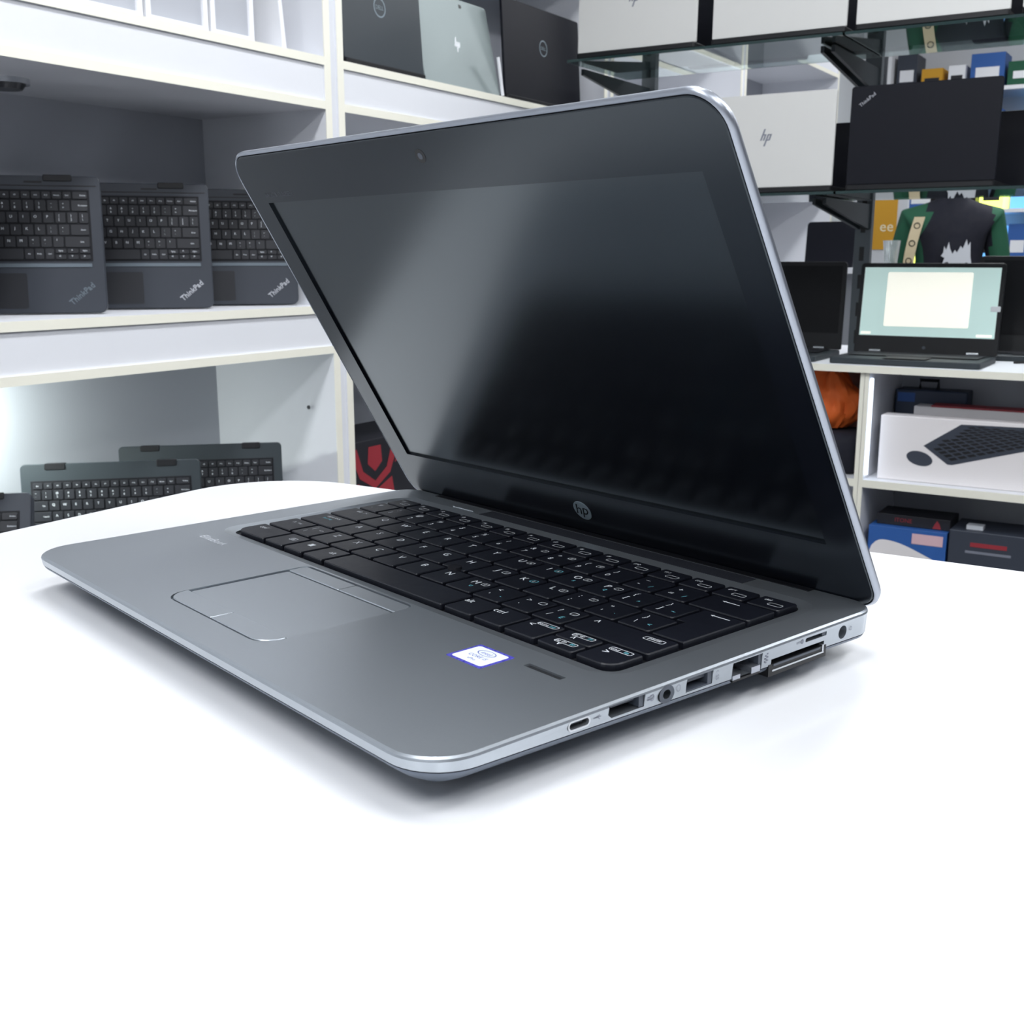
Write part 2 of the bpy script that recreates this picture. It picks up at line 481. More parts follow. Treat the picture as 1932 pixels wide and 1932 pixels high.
key(b1[8], b1[9], ry[0], ymid + 0.55, [T('v', -0.5, -0.9, 4.2), ('ROUND', 0.8, 1.4, (10.5, 2.9), 1), T('pg dn', -1.6, 1.4, 2.4), T('pp', 4, 1.4, 2.3, 2)])
key(b1[8], b1[9], ymid - 0.55, ry[1], [T('^', -1.5, -1.2, 5), ('ROUND', 0.8, 1.6, (10.5, 2.9), 1), T('pg up', -1.6, 1.6, 2.4), T('ps', 4, 1.6, 2.3, 2)])
key(b1[9], b1[10], ry[0], ry[1], [T('>', -3, 1.6, 5), ('ROUND', 0.5, 5.3, (10.5, 2.9), 1), T('end', -2.2, 5.3, 2.6), T('fin', 3, 5.3, 2.3, 2)], 1)
def pun(a, b, c=None, d=None):
    r = [T(b, -3.4, -2.6, 4.4), T(a, -3.4, 3.4, 4.4)]
    if c: r.append(T(c, 3.4, -2.6, 3.6, 2))
    if d: r += [('ROUND', 3.9, 3.6, (3.6, 2.9), 1), T(d, 3.9, 3.6, 2.0)]
    return r
def let(ch, d=None, c=None):
    r = [T(ch)]
    if d: r += [('ROUND', 4.6, 3.4, (3.8, 3.0), 2 if d in '25' else 1), T(d, 4.6, 3.4, 2.2)]
    if c: r.append(T(c, 1.2, -1.6, 3.6, 2))
    return r
x = -107.0
key(-129.4, x, ry[1], ry[2], [T('^', -3, 3, 5), T('maj', 2, 3, 2.6)])
key(x, x + U, ry[1], ry[2], pun('|', '\\', None) + [T('<>', 3.2, 2.6, 3.2)])
for i, lg in enumerate([let('Z'), let('X'), let('C'), let('V'), let('B'), let('N'), let('M', '0', 'u'), pun('<', ',', '-'), pun('>', '.', None, '.'), pun('?', '/', 'E', '/')]):
    key(x + U * (i + 1), x + U * (i + 2), ry[1], ry[2], lg)
key(89.9, 134.2, ry[1], ry[2], [T('^', -15.5, 4.6, 6), ('ROUND', 13, 7.0 - 3.0, (9.5, 3.0), 1), T('pause', 13, 4.0, 2.6)])
x = -97.3
key(-129.4, x, ry[2], ry[3], [T('caps lock', -2, 4.6, 3.2), T('fixe maj', -3, 1.0, 2.6, 2)])
for i, lg in enumerate([let(ch, d) for ch, d in (('A', None), ('S', None), ('D', None), ('F', None), ('G', None), ('H', None), ('J', '1'), ('K', '2'), ('L', '3'))] + [pun(':', ';', None, '+'), pun('"', "'", '`'), pun('}', '\\', '<')]):
    key(x + U * i, x + U * (i + 1), ry[2], ry[3], lg)
x = -101.8
key(-129.4, x, ry[3], ry[4], [T('tab', -3, 4.4, 3.4), T('|<', 3, 4.0, 3.2)])
for i, lg in enumerate([let(ch, d, c) for ch, d, c in (('Q', None, None), ('W', None, None), ('E', None, None), ('R', None, None), ('T', None, None), ('Y', None, None), ('U', '4', None), ('I', '5', None), ('O', '6', 's'), ('P', '*', 'q'))] + [pun('{', '[', '^'), pun('}', ']', '~')]):
    key(x + U * i, x + U * (i + 1), ry[3], ry[4], lg)
# L-shaped enter key
shape = [(118.5, 18.8, -1, -1), (133.2, 18.8, 1, -1), (133.2, 53.4, 1, 1), (114.0, 53.4, -1, 1), (114.0, 37.0, -1, -1), (118.5, 37.0, -1, 1)]
key(113, 134.2, ry[2], ry[4], [('LARR', 0.5, 14, 4.4, 1)], shape=shape)
x = -112.2
key(-129.4, x, ry[4], ry[5], pun('#', '`'))
for i, (a, b) in enumerate(zip('!@#$%?&*()_+', '1234567890-=')):
    key(x + U * i, x + U * (i + 1), ry[4], ry[5], pun(a, b, '/' if i > 9 else None, '789'[i - 6] if 6 <= i <= 8 else None))
key(102.6, 134.2, ry[4], ry[5], [('LARR', -3, 4.0, 4.0, 1)])
fx = (134.2 + 129.4) / 15
fl = ['esc'] + ['f%d' % i for i in range(1, 13)] + ['prt', 'del']
for i, t in enumerate(fl):
    key(-129.4 + fx * i, -129.4 + fx * (i + 1), ry[5], ry[6], [T(t, -3.5, 2.6, 2.8), ('ROUND', 2.6, -1.4, (6.4, 3.0), 1)])
# pointing stick
MB().cyl((0.0035, 0.0183, -0.002), 0.0036, 0.0034, X=DX, r2=0.0030).build('pointing_stick', 'tray', kt, smooth=40)
# touchpad group
pcx = -0.0047
p = MB(); p.slab(0.0786, 0.0452, 0.0012, -0.0013, -0.00055, 0.0001, X=DX, cx=pcx, cy=-0.0591); p.build('touchpad', 'pad', lap, smooth=40)
for nm, sx in (('left', -1), ('right', 1)):
    q = MB(); q.slab(0.0396, 0.0098, (0.0085, 0.0006, 0.0006, 0.0006) if sx < 0 else (0.0006, 0.0085, 0.0006, 0.0006), -0.0013, 0.00015, 0.0003, X=DX, cx=pcx + sx * 0.0200, cy=-0.0873)
    q.build('click_button', 'pad', lap, smooth=40)
    q = MB(); q.slab(0.0396, 0.0088, (0.0006, 0.0006, 0.0006, 0.003) if sx < 0 else (0.0006, 0.0006, 0.003, 0.0006), -0.0013, -0.0002, 0.0003, X=DX, cx=pcx + sx * 0.0200, cy=-0.0314)
    q.build('click_button', 'pad', lap, smooth=40)
MB().slab(0.0172, 0.0024, 0.0003, -0.0015, -0.0007, X=DX, cx=0.1212, cy=-0.0361).build('fingerprint_reader', 'port', lap)
# sticker
st = MB(); st.X = DX
st.slab(0.0184, 0.0156, 0.0006, 0.0, 0.00012, cx=0.0961, cy=-0.0428)
st.slab(0.0160, 0.0130, 0.0012, 0.0001, 0.00016, mi=1, cx=0.0961, cy=-0.0428)
st.ring(0.0961, -0.0398, 0.0002, 0.0024, 0.0027, 2, sx=1.6, sy=0.85)
st.text('intel', 0.0961, -0.0398, 0.0002, 0.0028, 2)
st.text('CORE i5', 0.0961, -0.0438, 0.0002, 0.0026, 2)
st.text('vPro', 0.0961, -0.0466, 0.0002, 0.0022, 2)
tag(st.build('processor_sticker', ['stickb', 'stickw', 'stickt'], lap), 'small white sticker with violet border')
tx = MB(); tx.X = DX
tx.text('EliteBook', -0.1145, -0.0362, 0.00012, 0.0062)
tx.build('palm_rest_lettering', 'lightprint', lap)
# speaker grille and power slits
MB().box(-0.0730, 0.1000, 0.0936, 0.1032, -0.0003, 0.00015, X=DX).build('speaker_grille', 'grille', lap)
MB().box(-0.0975, -0.0800, 0.0954, 0.0963, -0.0003, 0.0003, X=DX).build('power_button', 'chrome', lap)
MB().box(-0.1250, 0.1250, 0.1040, 0.1082, -0.0003, 0.0003, X=DX).build('rear_trim', 'black', lap)
# ports
def pt(name, mats, f):
    b = MB(); b.X = SX; f(b); return b.build(name, mats, lap, smooth=35)
def f_usbc(b):
    n = 20
    b.slab(0.0086, 0.0028, 0.0013, 0.0005, 0.0030, cx=-0.0526, cy=0.0149)
    b.slab(0.0060, 0.0008, 0.0003, 0.003, 0.0060, mi=1, cx=-0.0526, cy=0.0149)
    o_ = rr(0.0092, 0.0034, 0.0016, 5, -0.0526, 0.0149); i_ = rr(0.0080, 0.0022, 0.0010, 5, -0.0526, 0.0149)
    b.add([(x, y, 0.0079) for x, y in o_ + i_] + [(x, y, 0.002) for x, y in i_], [(i, (i + 1) % 24, 24 + (i + 1) % 24, 24 + i) for i in range(24)] + [(24 + i, 24 + (i + 1) % 24, 48 + (i + 1) % 24, 48 + i) for i in range(24)], 2)
pt('usb_c_port', ['port', 'greyring', 'chrome'], f_usbc)
pt('display_port', ['port', 'greyring'], lambda b: (b.box(-0.0399, -0.0242, 0.0130, 0.0168, 0.0002, 0.0010), b.box(-0.0372, -0.0268, 0.0151, 0.0158, 0.001, 0.0055, 1), b.box(-0.0262, -0.0242, 0.013, 0.0168, 0.001, 0.0072, 1)))
def f_jack(b):
    b.cyl((-0.014, 0.0144, 0.0002), 0.0030, 0.001)
    b.ring(-0.014, 0.0144, 0.0080, 0.0018, 0.0036, 1, sy=0.85)
    b.ring(-0.014, 0.0144, 0.0079, 0.0026, 0.0029, 0, sy=0.85)
pt('headphone_jack', ['port', 'greyring'], f_jack)
pt('usb_port', ['port', 'greyring', 'chrome'], lambda b: (b.box(-0.0041, 0.0089, 0.0123, 0.0169, 0.0002, 0.0010), b.box(-0.003, 0.0066, 0.0148, 0.0160, 0.001, 0.0060, 1), b.box(0.0068, 0.0089, 0.0123, 0.0169, 0.001, 0.0073, 1), b.box(-0.0041, 0.0068, 0.0123, 0.0126, 0.001, 0.0073, 1)))
pt('ethernet_port', ['port', 'silver2', 'greyring'], lambda b: (b.box(0.0195, 0.0354, 0.0111, 0.0167, 0.0002, 0.0010), b.box(0.0195, 0.0235, 0.0104, 0.0121, 0.001, 0.0078, 1), b.box(0.0296, 0.0344, 0.0104, 0.0128, 0.001, 0.0078, 1), b.box(0.0340, 0.0354, 0.0128, 0.0167, 0.001, 0.0072, 2), b.box(0.0195, 0.0344, 0.0098, 0.0106, 0.001, 0.0078, 0)))
pt('sim_slot', ['port', 'greyring'], lambda b: (b.box(0.0608, 0.0736, 0.0150, 0.0164, 0.0002, 0.0040), b.box(0.0715, 0.0736, 0.0150, 0.0164, 0.004, 0.0073, 1)))
pt('docking_port', ['port', 'chrome', 'greyring'], lambda b: (b.box(0.0395, 0.0740, 0.0068, 0.0112, 0.0, 0.0076), b.box(0.0410, 0.0724, 0.0112, 0.0129, 0.0, 0.0040), b.box(0.0412, 0.0720, 0.0086, 0.0092, 0.0076, 0.0080, 1), b.box(0.0712, 0.0720, 0.0092, 0.0118, 0.0060, 0.0079, 1), b.box(0.0420, 0.0700, 0.0104, 0.0111, 0.0074, 0.0079, 2)))
pt('power_jack', ['greyring', 'port'], lambda b: (b.cyl((0.0842, 0.0137, 0.0002), 0.0026, 0.0045), b.cyl((0.0842, 0.0137, 0.0046), 0.0007, 0.001, 1)))
ic = MB(); ic.X = SX
IZ = 0.00785
ic.text('Y', -0.0450, 0.0149, IZ, 0.0030, rot=-PI / 2); ic.box(-0.0466, -0.0434, 0.0148, 0.0150, IZ - 0.0001, IZ)
ic.ring(-0.0208, 0.0150, IZ, 0.0009, 0.0012, sx=0.9); ic.text('D', -0.0206, 0.0150, IZ, 0.0022); ic.box(-0.0228, -0.0219, 0.0143, 0.0146, IZ - 0.0001, IZ); ic.box(-0.0228, -0.0219, 0.0152, 0.0155, IZ - 0.0001, IZ)
ic.ring(-0.0082, 0.0150, IZ, 0.0010, 0.0012, sx=0.8)
ic.text('SS', 0.0113, 0.0139, IZ, 0.0022, rot=PI / 2); ic.text('Y', 0.0113, 0.0166, IZ, 0.0024, rot=PI)
for a, b_ in ((0, 0), (0, 2), (1, 1), (1, 3), (0, 4), (1, 5)):
    ic.box(0.0370 + a * 0.0010, 0.0378 + a * 0.0010, 0.0126 + b_ * 0.0006, 0.0131 + b_ * 0.0006, IZ - 0.0001, IZ)
ic.ring(0.0585, 0.0158, IZ, 0.0004, 0.0009); ic.text('SIM', 0.0560, 0.0158, IZ, 0.0014); ic.ring(0.0892, 0.0142, IZ, 0.0006, 0.0008); 
ic.build('port_symbols', 'print', lap)

# lid
HY, HZ, TH, L = 0.1112, 0.0152, R(-30.92), 0.2152
e = Vector((0, math.sin(TH), math.cos(TH))); nf = Vector((0, -math.cos(TH), math.sin(TH)))
LX = Matrix(((1, e.x, nf.x, 0), (0, e.y, nf.y, HY), (0, e.z, nf.z, HZ), (0, 0, 0, 1)))
LR = (0.012, 0.012, 0.0145, 0.0145)
def lring(i, z, b=0.0): return [(x, y, z) for x, y in rr(W - 2 * i, L - 2 * i, tuple(q - min(i, q - 0.001) for q in LR), 10, 0, L / 2)]
mb = MB(); mb.X = LX
mb.loft([lring(0.016, -0.0064), lring(0.006, -0.0058), lring(0.0018, -0.0046), lring(0.0003, -0.0032), lring(0.0, -0.0014), lring(0.0011, -0.0001), lring(0.0014, 0.0), lring(0.0016, -0.0002), lring(0.0018, -0.0016)])
lid = mb.build('lid', 'rim', lap, smooth=50)
mb = MB(); mb.X = LX
SY0, SY1, SWX = 0.0320, 0.1886, 0.1383
# bezel: outer rounded loop, inner rectangular opening, front at z=0
def bz(i, z): return [(x, y, z) for x, y in rr(W - 2 * i, L - 2 * i, tuple(q - i for q in LR), 10, 0, L / 2)]
def inner(z, g=0.0):
    n = 11
    pts = []
    for (cx, cy) in ((-SWX - g, SY0 - g), (SWX + g, SY0 - g), (SWX + g, SY1 + g), (-SWX - g, SY1 + g)):
        for i in range(n): pts.append((cx, cy, z))
    return pts
def bevelring(a, b):
    n = len(a); base = len(mb.v)
    mb.v += [tuple(LX @ Vector(p)) for p in a + b]
    for i in range(n):
        j = (i + 1) % n
        f = (base + i, base + j, base + n + j, base + n + i)
        A = [mb.v[q] for q in f]
        u = []
        for q in f:
            if not any((Vector(mb.v[q]) - Vector(mb.v[r_])).length < 1e-7 for r_ in u): u.append(q)
        if len(u) >= 3:
            mb.f.append(tuple(u)); mb.m.append(0)
bevelring(bz(0.0020, -0.0014), bz(0.0020, -0.0002))
bevelring(bz(0.0020, -0.0002), bz(0.0024, 0.0001))
bevelring(bz(0.0024, 0.0001), inner(0.0001))
bevelring(inner(0.0001), inner(-0.0014))
tag(mb.build('bezel', 'bezel', lid), 'black screen bezel')
mb = MB(); mb.X = LX
mb.box(-SWX, SWX, SY0, SY1, -0.0015, -0.0012)
mb.build('screen', 'lcd', lid)
mb = MB(); mb.X = LX
mb.cyl((-0.0005, 0.2038, 0.0001), 0.0030, 0.0001); mb.cyl((-0.0005, 0.2038, 0.0002), 0.0014, 0.0001, 1)
mb.build('webcam', ['port', 'greyring'], lid)
mb = MB(); mb.X = LX
mb.cyl((-0.0027, 0.0193, 0.0001), 0.0056, 0.0003, n=40)
mb.text('h', -0.0046, 0.0200, 0.00046, 0.0092, 1, shear=0.3); mb.text('p', -0.0007, 0.0182, 0.00046, 0.0092, 1, shear=0.3)
tag(mb.build('badge', ['logo', 'bezel'], lid, smooth=40), 'round grey metal badge')
mb = MB(); mb.X = LX
mb.text('BANG & OLUFSEN', -0.1242, 0.1928, 0.00015, 0.0032)
mb.build('bezel_lettering', 'dimprint', lid)
mb = MB()
for sx in (-1, 1):
    mb.cyl((sx * 0.122 - 0.012, 0.1082, 0.0148), 0.0034, 0.024, axis='x')
mb.cyl((-0.108, 0.1076, 0.0146), 0.0030, 0.216, axis='x')
mb.build('hinge', 'black', lap, smooth=40)

# ---------------------------------------------------------------- left shelving
BY = [0.70, 1.784, 2.93, 3.94, 5.06]
XF, XBK = -1.50, -1.83
LEV = [(-0.416, 0), (0.0615, 1), (0.522, 1), (0.985, 1), (1.45, 1)]   # shelf tops; 1 = box shelf with fascia
def shelf_unit(y0, y1, label):
    u = thing('shelving_unit', label, 'shelving', ((XF + XBK) / 2, (y0 + y1) / 2, FZ), 0, None)
    ox, oy = (XF + XBK) / 2, (y0 + y1) / 2
    a, b = XBK - ox, XF - ox
    h = CZ - 0.25 - FZ
    h0, h1 = y0 - oy, y1 - oy
    for k, (p0, p1) in enumerate(((h0, h0 + 0.017), (h1 - 0.017, h1))):
        sp = MB().box(a, b - 0.001, p0, p1, 0, h).build('side_panel', 'melam', u)
        MB().box(b - 0.001, b + 0.0005, p0 - 0.0002, p1 + 0.0002, 0, h).build('edging', 'cream', sp)
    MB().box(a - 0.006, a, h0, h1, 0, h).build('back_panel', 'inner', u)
    for z, kind in LEV:
        z = z - FZ
        s = MB().box(a, b - 0.001, h0 + 0.017, h1 - 0.017, z - 0.0145, z).build('shelf', 'melam', u)
        MB().box(b - 0.001, b + 0.0003, h0 + 0.017, h1 - 0.017, z - 0.0147, z + 0.0002).build('edging', 'cream', s)
        if kind:
            MB().box(b - 0.020, b - 0.004, h0 + 0.017, h1 - 0.017, z - 0.079, z - 0.0145).build('fascia', 'melam', u)
            s = MB().box(a, b - 0.001, h0 + 0.017, h1 - 0.017, z - 0.0935, z - 0.079).build('lower_board', 'melam', u)
            MB().box(b - 0.001, b + 0.0003, h0 + 0.017, h1 - 0.017, z - 0.0937, z - 0.0788).build('edging', 'cream', s)
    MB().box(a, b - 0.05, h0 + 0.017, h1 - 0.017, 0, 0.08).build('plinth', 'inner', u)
    hm = (h0 + h1) / 2
    for q0, q1, hs in ((h0 + 0.019, hm - 0.002, -1), (hm + 0.002, h1 - 0.019, 1)):
        dd = MB().box(b - 0.022, b - 0.004, q0, q1, 0.085, -0.42 - FZ).build('door', 'dooradd', u)  # unseen doors, added so the laptop screen reflects something dark
        MB().tube([(b + 0.012, hm - hs * -0.04, 0.30), (b + 0.012, hm - hs * -0.04, 0.42)], 0.004).build('handle', 'chrome', dd)
    return u
gap = 0.0105
units = []
labels = ['white shelving unit with cream edges holding the row of dark keyboards out laptops', 'white shelving unit next along the left wall, holding two black lids and a silver tablet',
          'white shelving unit third along the left wall, seen behind the glass shelves', 'white shelving unit fourth along the left wall, deep in the shop', 'white shelving unit last along the left wall, farthest from the table']
for k in range(4):
    uu = shelf_unit(BY[k] + gap, BY[k + 1] - gap, labels[k])
    units.append(uu)
    o = MB().box(XBK, XF - 0.006, BY[k + 1] - gap, BY[k + 1] + gap, 0, CZ - 0.25 - FZ).build('filler_strip', 'melam', uu)
    o.location = (-(XF + XBK) / 2, -(BY[k] + BY[k + 1]) / 2, 0)
mb = MB().cyl((0, 0, 0), 0.004, 0.0015, axis='y', n=16)
o = mb.build('screw_cap', 'puckoff', units[0]); o.location = (-1.563 + 1.665, 1.7565 - gap - 0.0005 - (BY[0] + BY[1]) / 2, -0.143 - FZ)
# puck lamps under the boards
pk = thing('puck_lamp', 'small unlit round puck lamp under the upper shelf board at the far left', 'lamp', (-1.685, 1.205, 0.4283))
MB().cyl((0, 0, -0.008), 0.036, 0.0083).build('rim', 'chrome', pk, smooth=40)
MB().cyl((0, 0, -0.016), 0.024, 0.008, r2=0.030).build('lens', 'puckoff', pk, smooth=40)
pk2 = thing('puck_lamp', 'lit puck lamp glowing inside the lower left compartment', 'lamp', (-1.70, 1.03, -0.0322))
MB().cyl((0, 0, -0.008), 0.036, 0.0083).build('rim', 'chrome', pk2, smooth=40)
MB().cyl((0, 0, -0.014), 0.026, 0.006).build('lens', 'puckon', pk2, smooth=40)
l = bpy.data.lights.new('puck_light', 'AREA'); l.shape = 'DISK'; l.size = 0.05; l.energy = 2.2; l.color = (0.92, 1.0, 0.94)
o = bpy.data.objects.new('puck_light', l); COL.objects.link(o); o.location = (-1.70, 1.06, -0.052 + Z0); o.rotation_euler = (R(18), R(28), 0)

# ---------------------------------------------------------------- folded laptops standing keyboard outwards
def keyboard_part(parent, w, ytop, rows, pitch, fnh, kmat, X, tray, legsz, split=None):
    tr = MB(); tr.X = X
    hh = fnh + pitch * 5
    tr.box(-w / 2 - 0.002, w / 2 + 0.002, ytop - hh - 0.002, ytop + 0.002, 0.0001, 0.0006)
    kb = tr.build('keyboard', tray, parent)
    y = ytop
    cache = {}
    for ri, row in enumerate(rows):
        h = fnh if ri == 0 else pitch
        tot = sum(k[1] for k in row)
        x = -w / 2
        for t, ku in row:
            kw_ = ku / tot * w
            if t is not None:
                if t.startswith('^'):     # half height arrow pair
                    parts = [(t[1:].split('|')[0], y - h / 2, y), (t[1:].split('|')[1], y - h, y - h / 2)]
                else:
                    parts = [(t, y - h, y)]
                for tt, a, b in parts:
                    k = MB(); k.X = X
                    k.slab(kw_ - 0.0026, (b - a) - 0.0026, 0.0016, 0.0004, 0.0022, 0.0003, cx=x + kw_ / 2, cy=(a + b) / 2, n=2)
                    if '/' in tt and len(tt) > 1 and tt != '?/':
                        u1, d1 = tt.split('/', 1)
                        k.text(u1, x + kw_ / 2 - 0.002, (a + b) / 2 + 0.003, 0.00225, legsz * 0.8, 1)
                        k.text(d1, x + kw_ / 2 - 0.002, (a + b) / 2 - 0.003, 0.00225, legsz * 0.8, 1)
                    elif len(tt) > 1:
                        k.text(tt, x + kw_ / 2 + (0 if ku < 1.3 else kw_ * 0.18), (a + b) / 2, 0.00225, legsz * 0.55, 1)
                    elif tt.strip():
                        k.text(tt, x + kw_ / 2 - 0.0015, (a + b) / 2 + 0.0015, 0.00225, legsz, 1)
                    k.build('key', [kmat, 'legend'], kb)
            x += kw_
        y -= h
    return kb
ROWS_T = [
    [('Esc', 1), ('F1', .85), ('F2', .85), ('F3', .85), ('F4', .85), ('F5', .85), ('F6', .85), ('F7', .85), ('F8', .85), ('F9', .85), ('F10', .85), ('F11', .85), ('F12', .85), ('Home', .9), ('End', .8), ('Delete', 1.35)],
    [('~/`', .8), ('!/1', 1), ('@/2', 1), ('#/3', 1), ('$/4', 1), ('%/5', 1), ('^ /6'[0:1] and '&/6', 1), ('&/7', 1), ('*/8', 1), ('(/9', 1), (')/0', 1), ('_/-', 1), ('+/=', 1), ('Backspace', 1.5)],
    [('Tab', 1.4)] + [(c, 1) for c in 'QWERTYUIOP'] + [('{/[', 1), ('}/]', 1), ('|/\\', .9)],
    [('CapsLk', 1.65)] + [(c, 1) for c in 'ASDFGHJKL'] + [(':/;', 1), ('"/.', 1), ('Enter', 1.65)],
    [('Shift', 2.1)] + [(c, 1) for c in 'ZXCVBNM'] + [('</,', 1), ('>/.', 1), ('?/ /'[0:3], 1), ('Shift', 2.2)],
    [('Fn', 1), ('Ctrl', 1), ('Win', 1), ('Alt', 1), (' ', 4.7), ('Alt', .85), ('PrtSc', .85), ('Ctrl', .85), ('^PgUp|<', 1.02), ('^^|v', 1.02), ('^PgDn|>', 1.02)],
]
def folded_laptop(name, label, loc, rz, lean, body_m, style, roll=0.0, group=None):
    w_, h_ = 0.300, 0.2185
    loc = (loc[0], loc[1], loc[2] + 0.0215 * math.sin(lean) + 0.0005)
    t = thing(name, label, 'laptop', loc, rz, group)
    X = Matrix.Rotation(roll, 4, 'Y') @ Matrix.Rotation(R(90) - lean, 4, 'X')        # local (x, up along slab, outward)
    # body slab: local z = outward normal (towards viewer = -Y of the thing)
    b = MB(); b.X = X
    b.slab(w_, h_, (0.012, 0.012, 0.008, 0.008), -0.011, 0.0, 0.0012, cx=0, cy=h_ / 2)
    base = b.build('base', body_m, t, smooth=40)
    b = MB(); b.X = X
    b.slab(w_, h_ - 0.004, (0.012, 0.012, 0.006, 0.006), -0.021, -0.0115, 0.0012, cx=0, cy=h_ / 2 - 0.001)
    b.build('lid', body_m, t, smooth=40)
    if style == 'yoga':
        for hx in (-0.100, 0.086):
            b = MB(); b.X = X
            b.slab(0.044, 0.010, 0.002, -0.020, 0.0025, 0.0008, cx=hx, cy=h_ - 0.0035)
            b.build('hinge', 'black', t, smooth=40)
        b = MB(); b.X = X
        b.box(-w_ / 2 + 0.006, w_ / 2 - 0.006, h_ - 0.0165, h_ - 0.0150, 0, 0.0004); b.box(0.035, 0.062, h_ - 0.0115, h_ - 0.0085, 0, 0.0004)
        b.build('speaker_slot', 'black', t)
        keyboard_part(t, 0.262, h_ - 0.024, ROWS_T, 0.0192, 0.0135, 'tkey', X, 'tray', 0.0062)
        b = MB(); b.X = X
        b.slab(0.100, 0.056, 0.003, 0.0, 0.0004, cx=-0.02, cy=0.036); b.build('touchpad', 'tkey', t)
        b = MB(); b.X = X
        b.slab(0.262, 0.006, 0.001, 0.0, 0.0014, 0.0004, cx=0, cy=h_ - 0.026 - 0.0135 - 5 * 0.0192 - 0.0065); b.build('tray_lip', 'badged', t)
        b = MB(); b.X = X
        for q_ in (0, 0.0005, 0.001): b.text('ThinkPad', 0.112 + q_, 0.031 - q_ * 0.6, 0.0006 + q_ * 0.1, 0.0130, rot=R(40))
        pl = rr(0.044, 0.0085, 0.001, 2)
        b.build('badge', 'badge' if 'dull' not in label else 'badged', t)
    else:
        for hx in (-0.093, 0.093):
            b = MB(); b.X = X
            b.slab(0.034, 0.011, 0.002, -0.020, 0.0020, 0.0008, cx=hx, cy=h_ - 0.0045)
            b.build('hinge', 'black', t, smooth=40)
        keyboard_part(t, 0.264, h_ - 0.031, ROWS_T, 0.0188, 0.0130, 'tkey', X, 'tray', 0.0060)
        b = MB(); b.X = X
        b.slab(0.100, 0.052, 0.003, 0.0, 0.0004, cx=-0.02, cy=0.034); b.build('touchpad', 'tkey', t)
    return t
def place_by_right(rx, ry_, z, beta, lean, *a, **k):
    """rx, ry_: right bottom corner; beta: direction of the slab's width"""
    cx = rx - 0.150 * math.cos(beta); cy = ry_ - 0.150 * math.sin(beta)
    return folded_laptop(a[0], a[1], (cx, cy, z), beta, lean, *a[2:], **k)
B1 = R(46)
SHZ = 0.0615
place_by_right(-1.572, 1.276, SHZ, B1, R(6), 'folded_laptop', 'dark folded laptop second from the left on the middle shelf, with a dull grey badge', 'tpad', 'yoga')
place_by_right(-1.568, 1.509, SHZ, B1, R(6), 'folded_laptop', 'dark folded laptop on the middle shelf with bright badge, between two others alike', 'tpad', 'yoga')
place_by_right(-1.556, 1.722, SHZ, B1, R(6), 'folded_laptop', 'dark folded laptop on the middle shelf partly hidden behind the big lid corner', 'tpad', 'yoga')
place_by_right(-1.560, 1.058, SHZ, B1, R(6), 'folded_laptop', 'dark folded laptop cut off by the left edge of the photo, middle shelf', 'tpad', 'yoga')
SHL = -0.416
place_by_right(-1.505, 1.392, SHL, R(44), R(7), 'folded_laptop', 'dark laptop with keyboard outwards on the lower shelf, the larger and nearer of two', 'lowb', 'edu')
place_by_right(-1.505, 1.600, SHL + 0.002, R(43), R(7), 'folded_laptop', 'dark laptop on the lower shelf half hidden behind its neighbour, by the end panel', 'lowb', 'edu')
place_by_right(-1.505, 1.030, SHL, R(40), R(22), 'folded_laptop', 'dark laptop lowest at the left edge of the photo behind the table', 'tpad', 'edu')

# ---------------------------------------------------------------- white cartons on the top left shelf
def carton(label, y0, y1, h, x1=-1.52, dpt=0.18, panel=True, name='white_carton'):
    t = thing(name, label, 'box', (x1 - dpt / 2, (y0 + y1) / 2, 0.5226))
    w2 = (y1 - y0) / 2
    MB().box(-dpt / 2, dpt / 2 - 0.006, -w2, w2, 0, h).build('body', 'white', t, bevel=0.002)
    fr = MB()
    fw = 0.010
    fr.box(dpt / 2 - 0.006, dpt / 2, -w2, w2, 0, fw); fr.box(dpt / 2 - 0.006, dpt / 2, -w2, w2, h - fw, h)
    fr.box(dpt / 2 - 0.006, dpt / 2, -w2, -w2 + fw, fw, h - fw); fr.box(dpt / 2 - 0.006, dpt / 2, w2 - fw, w2, fw, h - fw)
    fr.build('front_frame', 'white', t)
    if panel:
        MB().box(dpt / 2 - 0.0062, dpt / 2 - 0.005, -w2 + fw, w2 - fw, fw, h - fw).build('front_panel', 'inner', t)
    return t
carton('wide white carton at the left end of the top shelf row', 1.10, 1.345, 0.25)
carton('white carton second in the row on the top left shelf', 1.352, 1.485, 0.26)
carton('white carton with a grey front panel on the top left shelf, before the thin board', 1.492, 1.594, 0.27)
t = thing('acrylic_stand', 'thin white upright board leaning at the right end of the top left shelf', 'stand', (-1.62, 1.672, 0.5235))
MB().box(-0.10, 0.10, -0.005, 0.005, 0, 0.15, X=Matrix.Rotation(R(6), 4, 'X')).build('board', 'white', t, bevel=0.001)
MB().box(0.06, 0.10, -0.007, 0.007, 0.1485, 0.158, X=Matrix.Rotation(R(6), 4, 'X')).build('clip', 'puckoff', t)

